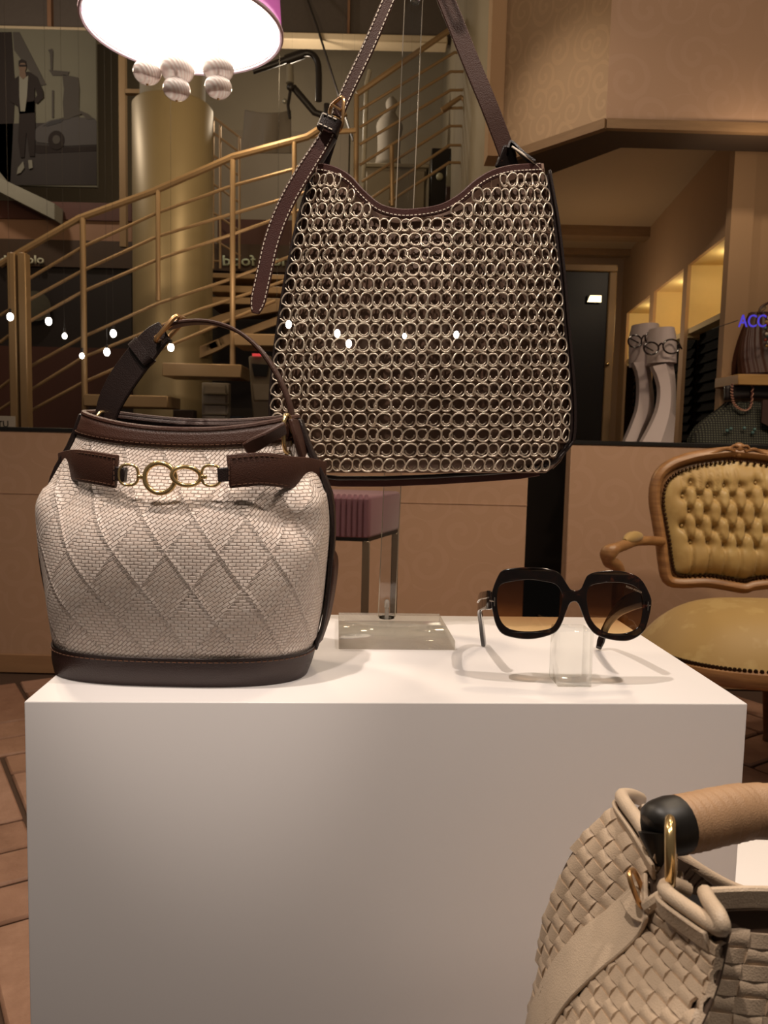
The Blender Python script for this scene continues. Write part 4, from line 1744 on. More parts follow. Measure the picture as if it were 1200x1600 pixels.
# far rim sweeping to the other side and the inside of the bag
rim_c = spl([W(*p) for p in [(1005, 1262, .475), (1035, 1312, .455), (1068, 1342, .448), (1110, 1370, .448), (1155, 1392, .450), (1210, 1403, .450)]] + [V((MX, .455, W(1210, 1406, .45).z))], 24)
rim_c = rim_c + [mir(p) for p in rim_c[-2::-1]]
MB().grid(lambda u, v: crs(rim_c, u).lerp(Ss(0, 1).lerp(mir(Ss(0, 1)), u), v), 40, 8).build('back_panel', CREAM, tote, solid=.002, angle=180)
MB().tube(rim_c, .0040, 10).build('rim_piping', CREAM_D, tote)
MB().ribbon([p + V((0, -.001, -.021)) for p in rim_c], V((0, 0, 1)), .019, .002).build('inner_panel', basic('tote_lining', '5d4a3a', .7, var=.1), tote)
fb = spl([W(*p) for p in [(1104, 1404, .349), (1150, 1402, .3525), (1215, 1402, .3525)]] + [V((MX, .3525, W(1215, 1402, .3525).z))], 14)
fb = fb + [mir(p) for p in fb[-2::-1]]
MB().ribbon(fb, V((0, 0, 1)), .0050, .004).build('rim_band', CREAM_D, tote, bevel=.001, seg=1)
MB().ribbon([p + V((0, .004, -.03)) for p in fb], V((0, 0, 1)), .025, .002).build('inner_panel', bpy.data.materials['tote_lining'], tote)
MB().tube(spl([W(1010, 1418, .376), W(1034, 1402, .372), W(1052, 1396, .376), W(1074, 1385, .380)], 12), .0034, 8).build('gusset_fold', CREAM_D, tote)
MB().ribbon(spl([W(1004, 1418, .385), W(1022, 1412, .385), (W(1038, 1390, .388)), W(1042, 1362, .395)], 14), V((.5, .5, .6)), .0085, .0024).build('ring_tab', CREAM_D, tote, bevel=.0006, seg=1)
MB().prism([W(1066, 1398, .40), W(1108, 1410, .37), W(1106, 1442, .37), W(1072, 1420, .40)], (0, .004, 0)).build('inner_pocket', BLK, tote)
# handle
hd_ = spl([W(*p) for p in [(1050, 1290, .400), (1085, 1284, .405), (1135, 1273, .415), (1200, 1267, .425)]] + [V((MX, .430, W(1200, 1269, .43).z))], 30)
hd_ = hd_ + [mir(p) for p in hd_[-2::-1]]
hb_ = MB()
# wrapped turns: slight step in radius at every turn
path, rs = [], []
for i in range(160):
    t = i / 159
    path.append(crs(hd_, t))
    ph = (t * 27) % 1.0
    rs.append(.0148 + .0005 * ph + (.001 if t < .1 else 0) * 0)
hb_.tube(path, rs, 20, up=(0, 0, 1)).build('handle', TAN, tote, angle=60)
capL = spl([W(1060, 1288, .401), W(1040, 1291, .398), W(1022, 1290, .396), W(1018, 1292, .3955)], 10)
for cp in (capL, [mir(p) for p in capL]):
    MB().tube(cp, [.0150, .0152, .0150, .0147, .0142, .0134, .0122, .0104, .0075, .003], 20, up=(0, 0, 1)).build('handle_cap', BLK, tote)
MB().tube(spl([W(1030, 1300, .396), W(1034, 1335, .392), W(1040, 1360, .391)], 8), [.011, .010, .0085, .007, .006, .005, .004, .003], 12, up=(0, 1, 0)).build('handle_cap_end', BLK, tote)
MB().tube([mir(p) for p in oval(W(1047, 1331, .374), (.35, 1, 0), (-.06, 0, 1), .012, .0152, 36, .85)], .0026, 12, closed=True).build('ring', M['gold'], tote)
MB().tube(oval(W(1047, 1331, .374), (.35, 1, 0), (-.06, 0, 1), .012, .0152, 36, .85), .0026, 12, closed=True, squash=(1, 1)).build('ring', M['gold'], tote)
MB().tube(oval(W(1049, 1331, .379), (.45, 1, 0), (-.08, 0, 1), .011, .0140, 36, .85), .0022, 10, closed=True).build('ring', M['gold'], tote)
MB().tube(oval(W(996, 1388, .384), (.5, .85, -.2), (-.42, .1, 1), .007, .0095, 30, .7), .0014, 10, closed=True).build('strap_ring', M['gold_tan'], tote)
MB().ribbon(spl([W(982, 1395, .392), W(996, 1418, .384), W(1012, 1425, .378)], 8), V((.4, .3, .8)), .006, .003).build('strap_loop', CREAM_D, tote, bevel=.0006, seg=1)
# low plinth that carries the tote, below the picture
zt_ = .598
o = MB().box((.03, .22, 0), (.60, .53, zt_)).build('display_plinth', M['white'], bevel=.0012, seg=1)
tag(o, 'low white box plinth carrying the cream woven tote', 'plinth')

# ------------------------------------------------------------------ armchair
WOODC = wood('carved_fruitwood', '7a5434', 'a67a4e', 7, .4)
GOLDF = NT('mustard_damask')
f1_ = GOLDF.noise(9, 3, GOLDF.coord(), .6)
f2_ = GOLDF.noise(60, 4, GOLDF.coord(), .6)
msk = GOLDF.math('SMOOTHSTEP', f1_, .5, .58) if False else GOLDF.math('MINIMUM', GOLDF.math('MAXIMUM', GOLDF.math('MULTIPLY', GOLDF.math('SUBTRACT', f1_, .5), 12.0), 0), 1)
GOLDF.l(GOLDF.mix(GOLDF.math('MULTIPLY', msk, .55), lin('a98a52'), lin('bba068')), GOLDF.b.inputs['Base Color'])
GOLDF.l(GOLDF.math('SUBTRACT', .58, GOLDF.math('MULTIPLY', msk, .12)), GOLDF.b.inputs['Roughness'])
GOLDF.set(Sheen_Weight=.15)
GOLDF.bump(f2_, .0015, .15)
NAIL = basic('dark_brass_nail', '3e2a18', .32, .8, var=.1)
AX, AD = W(1160, 800, 2.86).x, 2.86
zc_ = H
ar = thing('armchair', V((AX, AD - .2, 0)), 'carved wooden armchair with buttoned mustard damask upholstery', 'armchair')
# outline of the back in picture points (one half), mirrored about the crest
half = [(1158, 706), (1120, 710), (1085, 717), (1055, 729), (1036, 748), (1029, 780), (1032, 815), (1036, 850), (1038, 880), (1043, 905), (1062, 910), (1100, 909), (1130, 913), (1160, 918)]
HP = [W(x, y, AD) for x, y in half]
RC = [V((p.x - AX, 0, p.z + .0236 * 0)) for p in HP]


def bk(p, dy=0.0, k=1.0):
    """a point on the raked back: leans away as it rises"""
    return V((AX + p[0], AD + (p[2] - .60) * .16 + dy, p[2]))


ring_ = RC + [V((-p.x, 0, p.z)) for p in RC[-2:0:-1]]
ringw = [bk(p, -.0) for p in ring_]
ringw = [crs(ringw + [ringw[0]], i / 90) for i in range(90)]
MB().tube(ringw, .021, 10, closed=True, up=(0, 1, 0), squash=(1.15, 1.0)).build('back_frame', WOODC, ar)
inner = []
cx0 = sum(p.z for p in ring_) / len(ring_)
for p in ring_:
    inner.append(V((p.x * .90, 0, cx0 + (p.z - cx0) * .87)))
inn = [crs(inner + [inner[0]], i / 96) for i in range(96)]
# upholstered back with deep buttons: radial grid
zt0, zb0 = max(p.z for p in inn), min(p.z for p in inn)
buttons = []
rows_ = [(790, [1090, 1117, 1143, 1167, 1195], 0), (796 + 20, [1100, 1126, 1152, 1178, 1205], 0)]
bpx = [(1089, 756), (1116, 761), (1142, 760), (1167, 760), (1193, 756),
       (1075, 777), (1100, 778), (1126, 779), (1152, 780), (1178, 780), (1206, 778),
       (1084, 800), (1109, 802), (1136, 806), (1162, 806), (1189, 807),
       (1071, 823), (1096, 824), (1120, 827), (1147, 830), (1172, 831), (1200, 831),
       (1083, 849), (1109, 850), (1134, 854), (1157, 855), (1184, 857)]
bl = [W(x, y, AD - .02) for x, y in bpx]
bl = [(p.x - AX, p.z) for p in bl]
bl += [(.0 - x, z) for x, z in bl if x < -.13]


def tuft(x, z):
    d = 0.0
    for bx_, bz_ in bl:
        r2_ = ((x - bx_) ** 2 + (z - bz_) ** 2)
        d += .020 * exp(-r2_ / .00016) + .010 * exp(-r2_ / .0009)
    # seams linking the buttons
    for i, (ax_, az_) in enumerate(bl):
        for (cx_, cz_) in bl[i + 1:]:
            L2 = (cx_ - ax_) ** 2 + (cz_ - az_) ** 2
            if .0012 < L2 < .0082 and abs(cz_ - az_) > .02:
                t = ((x - ax_) * (cx_ - ax_) + (z - az_) * (cz_ - az_)) / L2
                if 0 < t < 1:
                    dd = (x - ax_ - t * (cx_ - ax_)) ** 2 + (z - az_ - t * (cz_ - az_)) ** 2
                    d += .013 * exp(-dd / .00004)
    for bx_, bz_ in bl:
        if bz_ > zt0 - .17 and z > bz_:
            d += .011 * exp(-(x - bx_) ** 2 / .00003)
        if bz_ < zb0 + .17 and z < bz_:
            d += .011 * exp(-(x - bx_) ** 2 / .00003)
    return min(d, .036)


b = MB()
NRr, NA = 44, 192
innd = [crs(inner + [inner[0]], i / NA) for i in range(NA)]
for r in range(NRr + 1):
    k = r / NRr
    for p in innd:
        x, z = p.x * k, cx0 + (p.z - cx0) * k
        puff = .048 * (1 - k ** 5)
        b.v.append(bk((x, 0, z), -.004 - puff + tuft(x, z) * (1 if k < .97 else 0)))
for r in range(NRr):
    for i in range(NA):
        i2 = (i + 1) % NA
        b.f.append((r * NA + i, r * NA + i2, (r + 1) * NA + i2, (r + 1) * NA + i))
b.build('back_cushion', GOLDF.m, ar, angle=180)
for bx_, bz_ in bl:
    if abs(bx_) < .28:
        MB().ball(bk((bx_, 0, bz_), -.013), .0058, 8, 5, (1, .6, 1)).build('button', GOLDF.m, ar)
nm_ = MB()
nr = [crs(inner + [inner[0]], i / 120) for i in range(120)]
for p in nr:
    nm_.ball(bk((p.x * 1.005, 0, cx0 + (p.z - cx0) * 1.005), -.014), .0068, 6, 4)
nm_.build('nailhead_trim', NAIL, ar, kind='stuff')
MB().grid(lambda u, v: bk((crs(ring_ + [ring_[0]], u).x * v, 0, cx0 + (crs(ring_ + [ring_[0]], u).z - cx0) * v), .012), 60, 6).build('back_board', WOODC, ar, solid=.01)
# carved crest
cr = MB()
ctop = bk((0, 0, RC[0].z), -.012)
for x, z, r, sq in ((0, .014, .020, (1.2, .7, 1)), (-.025, .008, .016, (1.3, .7, .8)), (.025, .008, .016, (1.3, .7, .8)), (-.048, .0, .014, (1.5, .7, .7)), (.048, .0, .014, (1.5, .7, .7)), (0, -.008, .014, (1, .8, 1)), (-.016, -.010, .010, (1, .8, 1)), (.016, -.010, .010, (1, .8, 1)), (-.072, -.006, .010, (2, .7, .6)), (.072, -.006, .010, (2, .7, .6))):
    cr.ball(ctop + V((x, 0, z)), r, 10, 7, sq)
for s in (-1, 1):
    cr.tube(spl([ctop + V((s * .006, -.012, .02)), ctop + V((s * .026, -.012, .022)), ctop + V((s * .034, -.012, .008)), ctop + V((s * .022, -.012, .002)), ctop + V((s * .018, -.012, .01))], 14), .004, 6)
    cr.tube(spl([ctop + V((s * .03, -.010, .006)), ctop + V((s * .055, -.010, .010)), ctop + V((s * .09, -.010, -.004)), ctop + V((s * .12, -.010, -.008))], 12), [.006] * 6 + [.005, .0045, .004, .003, .002, .001], 6)
cr.build('carved_crest', WOODC, ar)
# seat
SZ = W(1100, 985, 2.52).z
sx0 = W(1004, 940, 2.74).x
hwS = AX - sx0
YFs = 2.36


def seat_o(t):
    """outline of the seat, t round the loop: 0 at the right back, bowed front"""
    a = 2 * pi * t
    cs, sn = cos(a), sin(a)
    e = .55
    sg = lambda q: (1 if q >= 0 else -1) * abs(q) ** e
    x = sg(cs) * hwS * (1.0 - .04 * sn)
    y = (AD + YFs) / 2 + .02 - sg(sn) * (AD - YFs) / 2
    if sn > 0:
        y -= .055 * (1 - (x / hwS) ** 2)
    return x, y


zr = W(1130, 1058, YFs - .04).z
b = MB()
for r in range(21):
    k = r / 20
    for i in range(72):
        x, y = seat_o(i / 72)
        yc = (AD + YFs) / 2
        xx, yy = x * k, yc + (y - yc) * k
        z = zr + .012 + (SZ + .055 - zr) * (1 - k ** 3.5) + .03 * (yy - YFs) * 1.2 * (1 - k ** 4)
        b.v.append(V((AX + xx, yy, z)))
for r in range(20):
    for i in range(72):
        i2 = (i + 1) % 72
        b.f.append((r * 72 + i, r * 72 + i2, (r + 1) * 72 + i2, (r + 1) * 72 + i))
b.build('seat_cushion', GOLDF.m, ar, angle=180)
rl = [V((AX + seat_o(i / 72)[0] * 1.01, (AD + YFs) / 2 + (seat_o(i / 72)[1] - (AD + YFs) / 2) * 1.01, zr - .012)) for i in range(72)]
MB().tube(rl, .026, 8, closed=True, up=(0, 0, 1), squash=(1.1, .8)).build('seat_rail', WOODC, ar)
MB().tube([p + V((0, 0, -.024)) for p in rl], .007, 6, closed=True).build('rail_bead', WOODC, ar)
nm_ = MB()
for i in range(150):
    x, y = seat_o(i / 150)
    yc = (AD + YFs) / 2
    nm_.ball(V((AX + x * 1.025, yc + (y - yc) * 1.025, zr + .016)), .0075, 6, 4)
nm_.build('nailhead_trim', NAIL, ar, kind='stuff')
# arms
for s in (-1, 1):
    pts = [W(1034, 846, AD), W(1015, 845, AD - .06), W(992, 846, AD - .16), W(975, 852, AD - .27), W(960, 858, AD - .33), W(950, 866, AD - .335), W(951, 877, AD - .33), W(963, 884, AD - .31), W(968, 900, AD - .30), W(965, 935, AD - .30), W(966, 985, AD - .28)]
    pts = [V((AX + (p.x - AX) * (-s), p.y, p.z)) for p in pts]
    a_ = MB().tube(spl(pts, 40), [.017] * 8 + [.018] * 8 + [.022, .024, .026, .027, .026, .024] + [.021] * 18, 10).build('arm', WOODC, ar)
    pd = [W(1002, 843, AD - .13), W(988, 845, AD - .2), W(976, 850, AD - .27)]
    pd = [V((AX + (p.x - AX) * (-s), p.y, p.z + .012)) for p in pd]
    MB().tube(spl(pd, 10), [.006, .014, .018, .020, .021, .021, .020, .018, .014, .006], 10).build('arm_pad', GOLDF.m, a_)
# cabriole legs
for lx, ly, in ((W(1197, 1100, 2.86).x - AX, 2.84), (-.30, 2.70), (.27, AD + .02), (-.27, AD + .02)):
    lx0 = AX + lx
    lp_ = [V((lx0, ly, zr - .0)), V((lx0 - .004, ly - .012, zr * .8)), V((lx0 - .006, ly - .014, zr * .55)), V((lx0 + .002, ly, zr * .25)), V((lx0 + .004, ly - .006, .03)), V((lx0 + .004, ly - .014, .002))]
    MB().tube(spl(lp_, 18), [.030, .032, .033, .033, .032, .030, .028, .026, .024, .022, .020, .019, .018, .018, .019, .021, .022, .022], 10, up=(0, 1, 0)).build('leg', wood('dark_leg_wood', '4a2e1c', '6a4128', 9, .45) if 'dark_leg_wood' not in bpy.data.materials else bpy.data.materials['dark_leg_wood'], ar)

# ------------------------------------------------------------------ purple stool
CORD = NT('purple_corduroy')
w_ = CORD.n('ShaderNodeTexWave', bands_direction='X')
w_.inputs['Scale'].default_value = 26
CORD.l(CORD.coord(), w_.inputs['Vector'])
CORD.l(CORD.mix(w_.outputs['Fac'], lin('4a2a33'), lin('8b5b66')), CORD.b.inputs['Base Color'])
CORD.set(Roughness=.75, Sheen_Weight=.3)
CORD.bump(w_.outputs['Fac'], .006, .7)
SVEL = basic('purple_velvet', '7c5059', .8, var=.06, Sheen_Weight=.35)
SD = 2.45
k0 = W(577, 842, SD)
k1 = W(577, 775, SD)
tz, bz = k1.z, k0.z
fdir = (V((W(470, 840, SD + .02).x, SD + .02, 0)) - V((k0.x, SD, 0))).normalized()
rgt = V((W(625, 832, SD + .27).x, SD + .27, 0)) - V((k0.x, SD, 0))
sl = .27
P0 = V((k0.x, SD, bz))
P1, P2 = P0 + rgt, P0 + fdir * sl
P3 = P1 + fdir * sl
so = thing('stool', (P0 + P3) / 2 - V((0, 0, bz)), 'purple ribbed upholstered stool with square metal legs behind the stand', 'stool')
MB().prism([P0, P1, P3, P2], (0, 0, tz - bz)).build('seat', SVEL, so, bevel=.012, seg=3)
rb2 = MB()
for i in range(15):
    q = P0 + fdir * (.012 + i * (sl - .024) / 14) + V((0, -.0005, 0))
    rb2.tube([q + V((0, 0, .006)), q + V((0, 0, tz - bz - .012)), q + V((0, .012, tz - bz - .001))], .0068, 6)
rb2.build('corduroy_ribs', basic('purple_rib', '6f4650', .8, var=.08, Sheen_Weight=.3), so, kind='stuff')
MB().prism([q + V((0, 0, -.01)) for q in (P0 * .98 + P3 * .02, P1 * .98 + P2 * .02, P3 * .98 + P0 * .02, P2 * .98 + P1 * .02)], (0, 0, .012)).build('seat_base', M['black'], so)
mt_ = basic('brushed_steel', '75695a', .35, .8, var=.05)
for q, o_ in ((P0, P3), (P1, P2), (P2, P1), (P3, P0)):
    d = (o_ - q).normalized() * .02
    c = q + V((d.x, d.y, 0))
    MB().box((c.x - .012, c.y - .012, 0), (c.x + .012, c.y + .012, bz - .008)).build('leg', mt_, so, bevel=.002, seg=1)
for q, o_ in ((P0, P1), (P2, P3)):
    a, b2 = V((q.x, q.y, .28)), V((o_.x, o_.y, .28))
    MB().tube([a.lerp(b2, .07), a.lerp(b2, .93)], .009, 8).build('stretcher', mt_, so)

# ------------------------------------------------------------------ pendant lamp
LD = 2.0
lc = W(287, 45, LD)
lr_ = 147 * (LD * .985) / F
lm = thing('pendant_lamp', lc, 'glowing round purple pendant lamp with glass balls hanging below', 'lamp')
SHD = NT('purple_silk_shade')
SHD.b.inputs['Base Color'].default_value = lin('8a4f86')
SHD.b.inputs['Roughness'].default_value = .8
_tl = SHD.n('ShaderNodeBsdfTranslucent')
_tl.inputs[0].default_value = lin('d9a0cf')
_mx = SHD.n('ShaderNodeMixShader')
_mx.inputs[0].default_value = .5
SHD.l(SHD.b.outputs[0], _mx.inputs[1])
SHD.l(_tl.outputs[0], _mx.inputs[2])
SHD.l(_mx.outputs[0], SHD.out.inputs[0])
SHADE = SHD.m
n = 64
b = MB()
for k, (rr_, zz) in enumerate(((1.0, .008), (.985, .05), (.96, .16), (.93, .26))):
    b.v += [lc + V((cos(2 * pi * i / n) * lr_ * rr_, sin(2 * pi * i / n) * lr_ * rr_, zz)) for i in range(n)]
for k in range(3):
    for i in range(n):
        i2 = (i + 1) % n
        b.f.append((k * n + i, k * n + i2, (k + 1) * n + i2, (k + 1) * n + i))
b.build('shade', SHADE, lm, solid=.006)
MB().tube([lc + V((cos(2 * pi * i / n) * lr_ * 1.0, sin(2 * pi * i / n) * lr_ * 1.0, 0)) for i in range(n)], .005, 6, closed=True).build('shade_rim', basic('glow_paled_rim', 'e6cfe0', .6, var=0), lm)  # rim colour paled to carry the glow of the lamp
MB().lathe(lc + V((0, 0, .004)), [(lr_ * .975, 0), (lr_ * .975, .01)], 64).build('diffuser', glow('lamp_white', 'fff3e2', 5.5), lm)
MB().tube([lc + V((0, 0, .02)), lc + V((0, 0, 1.6))], .006, 8).build('cord', M['black'], lm)
SWIRL = NT('swirled_glass')
wv_ = SWIRL.n('ShaderNodeTexWave', bands_direction='DIAGONAL')
wv_.inputs['Scale'].default_value = 55
wv_.inputs['Distortion'].default_value = 1
SWIRL.l(SWIRL.coord(), wv_.inputs['Vector'])
SWIRL.l(SWIRL.mix(wv_.outputs['Fac'], lin('f0dad4'), lin('fff8f4')), SWIRL.b.inputs['Base Color'])
SWIRL.set(Roughness=.15, IOR=1.45)
SWIRL.b.inputs['Transmission Weight'].default_value = .25
SWIRL.bump(wv_.outputs['Fac'], .001, .35)
for x, y, r in ((230, 113, 20.5), (277, 108, 25), (276, 139, 20), (341, 108, 23), (341, 136, 20)):
    p = W(x, y, LD - .03)
    g = MB().ball(p, r * LD / F, 20, 14, (1, 1, .82)).build('glass_ball', SWIRL.m, lm, angle=180)
    MB().ball(p - V((0, 0, r * LD / F * .82)), .003, 8, 6).build('finial', M['gold'], g)
    MB().tube([p + V((0, 0, r * LD / F * .8)), V((p.x, p.y, lc.z + .004))], .0025, 6).build('glass_stem', SWIRL.m, g)

# ------------------------------------------------------------------ staircase in the hall
GP = M['gold_paint']
D1, D2, D3 = 5.5, 6.7, 7.6
sr = thing('staircase', V((W(130, 660, D1).x, D1, 0)), 'gold painted steel staircase with slender rails climbing across the hall', 'staircase')


def line(pts, name, r, D, n=8, parent=sr, mat=None):
    p = [W(x, y, D) for x, y in pts]
    return MB().tube(p, r, n).build(name, mat or GP, parent)


HR1 = [(0, 414), (32, 394), (124, 341), (240, 299), (364, 245), (480, 214), (540, 176)]
line(HR1, 'handrail', .024, D1)
for pts in ([(34, 442), (129, 386), (247, 332), (364, 290), (460, 264), (520, 236)],
            [(34, 475), (129, 423), (247, 369), (364, 334), (470, 303), (520, 284)],
            [(0, 535), (34, 509), (129, 456), (247, 405), (364, 366), (470, 328)],
            [(34, 410 + 62), (0, 493)]):
    line(pts, 'rail', .0115, D1)
for pts in ([(0, 606), (34, 580), (129, 527), (247, 474), (364, 435), (450, 402), (520, 380)],
            [(0, 640), (34, 618), (129, 559), (202, 529), (311, 484), (394, 457), (450, 437)],
            [(0, 668), (129, 598), (184, 574), (300, 525), (430, 470)]):
    line(pts, 'rail', .0115, D1 + .1)
for (x, y0, y1, r) in ((129, 341, 676, .020), (247, 296, 470, .016), (363.5, 250, 573, .019), (460, 222, 520, .016)):
    line([(x + (y1 - y0) * .012 * (1 if x < 200 else 0), y1), (x, y0)], 'post', r, D1 - .005, 10)
for x0, x1 in ((19, 31), (35, 47)):
    a, b = W(x0, 672, D1 - .05), W(x1, 396, D1 - .05)
    MB().box((a.x, D1 - .08, a.z - .35), (a.x + (x1 - x0) * D1 / F, D1 - .0, b.z)).build('newel_post', GP, sr, bevel=.006, seg=1)
# second flight behind and the upper flight on the other side
for pts in ([(558, 147), (704, 46), (766, 46)],):
    line(pts, 'handrail', .024, D2)
for pts in ([(562, 172), (710, 82), (766, 83)], [(562, 199), (704, 112), (766, 112)], [(562, 226), (704, 141), (766, 140)],
            [(562, 258), (702, 169), (766, 168)], [(565, 284), (702, 197), (766, 197)], [(580, 310), (702, 227), (766, 227)], [(608, 316), (702, 254), (766, 255)]):
    line(pts, 'rail', .012, D2)
line([(556, 330), (557, 148)], 'post', .022, D2, 10)
line([(613, 322), (612, 228)], 'post', .019, D2, 10)
line(spl([W(0, 0, 1)] * 2, 2) and [(690, 172), (712, 157), (720, 152), (726, 156), (728, 164), (727, 300)], 'newel_post', .020, D2 - .03, 10)
line([(480, 214), (520, 206), (556, 204)], 'handrail', .02, D1 + .6)
for x, y0, y1 in ((333, 188, 420), (344, 196, 420), (374, 214, 420)):
    line([(x, y1), (x, y0)], 'post', .012, D3)
for pts in ([(327, 178), (376, 216)], [(330, 205), (374, 238)], [(330, 240), (374, 275)], [(330, 285), (376, 318)], [(330, 330), (376, 362)], [(330, 372), (376, 400)], [(333, 408), (346, 408)]):
    line(pts, 'rail', .010, D3)


def tread(x0, x1, y0, y1, D, dep, dx=0.0):
    a, b = W(x0, y1, D), W(x1, y0, D)
    zt, zb = W((x0 + x1) / 2, y0, D).z, W((x0 + x1) / 2, y1, D).z
    MB().hexa([V((a.x, D, zb)), V((b.x, D, zb)), V((b.x + dx, D + dep, zb)), V((a.x + dx, D + dep, zb))],
              [V((a.x, D, zt)), V((b.x, D, zt)), V((b.x + dx, D + dep, zt)), V((a.x + dx, D + dep, zt))]).build('tread', GP, sr, bevel=.006, seg=1)


tread(130, 262, 617, 636, D1 - .1, .34)
tread(253, 377, 568, 589, D1 - .1, .34)
tread(365, 490, 522, 541, D1 - .1, .34)
tread(328, 478, 447, 458, D2, .8)
tread(330, 478, 428, 436, D2 + .3, .8)
tread(322, 470, 465, 476, D2 - .2, .8)
tread(480, 640, 470, 490, D1, .8)
# slanted stringers under the second flight
for pts, hw in (([(215, 545), (310, 512), (372, 492), (470, 474)], .035), ([(250, 600 - 22), (330, 545), (372, 528), (435, 540)], .04), ([(300, 553), (366, 527), (470, 488)], .03)):
    p = [W(x, y, D2 - .4) for x, y in pts]
    MB().ribbon(spl(p, 16), V((0, 0, 1)), hw, .05).build('stringer', GP, sr, bevel=.004, seg=1)

# ------------------------------------------------------------------ gold clad column
CDp = 6.35
ca_, cb_ = W(203, 300, CDp), W(327, 300, CDp)
rc = (cb_.x - ca_.x) / 2
ctop_ = W(265, 158, CDp).z
o = MB().lathe(V(((ca_.x + cb_.x) / 2, CDp + .1, 0)), [(rc, 0), (rc, ctop_ - .02), (rc - .015, ctop_), (rc - .06, ctop_)], 56).build('gold_column', M['gold_column'])
tag(o, 'thick round column clad in brushed gold sheet behind the rails', kind='structure')
MB().lathe(V(((ca_.x + cb_.x) / 2, CDp + .1, 0)), [(rc - .06, ctop_), (rc - .06, 4.6)], 40).build('column_neck', M['hall_wall'], o)
# slim gold door frame at the column
fr_ = MB()
for x0, x1, y0, y1 in ((187, 195, 85, 385), (195, 255, 140, 145)):
    a, b = W(x0, y1, 7.4), W(x1, y0, 7.4)
    o = MB().box((a.x, 7.4, a.z), (b.x, 7.46, b.z)).build('trim_13', M['gold_paint'])
    tag(o, kind='structure')

# ------------------------------------------------------------------ poster with a man and a car
PD = 8.0
GR = {}
for nm, c in (('pale', '6e6a5c'), ('wall', '5d5a4f'), ('mid', '4c4742'), ('dark', '302a28'), ('floor', '3f3a38'), ('skin', '6a574a'), ('shirt', '7c786c'), ('car', '504c4a'), ('glass', '403e3e')):
    GR[nm] = basic('poster_' + nm, c, .9, var=.08, scale=3, Specular_IOR_Level=.1)
ps = thing('poster', W(75, 290, PD), 'large faded poster of a standing man in dark jacket beside a car', 'poster')


def flat(name, pts, mat, lay, parent=ps, D=PD):
    return MB().prism([W(x, y, D - .004 * lay) for x, y in pts], (0, .004, 0)).build(name, mat, parent, smooth=False)


a, b = W(-60, 289, PD + .03), W(151, 50, PD + .03)
MB().box((a.x, PD + .004, a.z), (b.x, PD + .04, b.z)).build('sheet', GR['pale'], ps)
pic = [('floor_print', [(-60, 195), (151, 190), (151, 289), (-60, 289)], 'floor', 1),
       ('dark_wall_print', [(-60, 50), (18, 50), (24, 140), (16, 288), (-60, 288)], 'dark', 1),
       ('beam_print', [(20, 50), (30, 50), (72, 132), (63, 134), (22, 78)], 'mid', 2),
       ('shelf_print', [(76, 109), (108, 112), (106, 118), (82, 118)], 'mid', 2),
       ('lamp_print', [(75, 78), (81, 76), (83, 80), (82, 110), (79, 110), (78, 84)], 'mid', 2),
       ('cabinet_print', [(97, 116), (122, 121), (124, 140), (123, 186), (100, 188), (98, 160), (100, 140)], 'mid', 2),
       ('pole_print', [(81, 141), (84, 141), (84, 184), (81, 184)], 'mid', 2),
       ('car_body_print', [(52, 206), (60, 198), (78, 188), (104, 183), (146, 184), (151, 190), (151, 226), (104, 228), (58, 222), (53, 214)], 'car', 3),
       ('car_roof_print', [(92, 186), (118, 176), (126, 173), (138, 178), (146, 186), (136, 187), (128, 178), (118, 181), (104, 187)], 'mid', 4),
       ('car_window_print', [(66, 197), (80, 189), (100, 186), (96, 191), (76, 197)], 'glass', 4),
       ('car_wheel_print', [(88 + 13 * cos(i * pi / 10), 219 + 15 * sin(i * pi / 10)) for i in range(20)], 'dark', 4),
       ('car_hub_print', [(88 + 6 * cos(i * pi / 8), 218 + 7 * sin(i * pi / 8)) for i in range(16)], 'mid', 5),
       ('car_shadow_print', [(48, 226), (110, 230), (150, 228), (150, 236), (60, 240), (44, 236)], 'dark', 2),
       ('trousers_print', [(31, 160), (54, 158), (55, 200), (54, 244), (46, 244), (41, 206), (38, 246), (32, 246), (28, 220)], 'dark', 5),
       ('jacket_print', [(30, 118), (36, 112), (46, 112), (58, 120), (67, 142), (68, 152), (58, 162), (52, 158), (58, 148), (54, 136), (54, 176), (30, 178), (28, 166), (16, 158), (15, 146), (18, 126)], 'dark', 5),
       ('shirt_print', [(30, 118), (36, 124), (44, 118), (42, 150), (39, 174), (32, 174), (30, 150)], 'shirt', 6),
       ('head_print', [(35 + 6 * cos(i * pi / 8), 104 + 9 * sin(i * pi / 8)) for i in range(16)], 'skin', 6),
       ('neck_print', [(31, 110), (39, 110), (41, 120), (35, 124), (30, 118)], 'skin', 6),
       ('hair_print', [(29, 103), (29, 95), (34, 92), (40, 95), (41, 102), (38, 98), (32, 98)], 'dark', 7),
       ('glasses_print', [(30, 101), (41, 101), (41, 104), (30, 104)], 'dark', 7),
       ('shoe_print', [(28, 262), (36, 252), (38, 262), (32, 270), (26, 272)], 'shirt', 6),
       ('shoe_print', [(44, 250), (50, 250), (51, 262), (45, 264)], 'shirt', 6)]
for nm, pts, mt, lay in pic:
    flat(nm, pts, GR[mt], lay)
# pale slanted canopy below the poster
o = MB().prism([W(-80, 200, 7.55), W(0, 300, 7.55), W(85, 343, 7.55), W(85, 318, 7.55), W(0, 278, 7.55), W(-80, 180, 7.55)], (0, .2, 0)).build('canopy', basic('canopy_grey', '8c8778', .7, var=.06), smooth=False)
tag(o, 'pale grey slanted canopy edge below the faded poster', 'canopy')

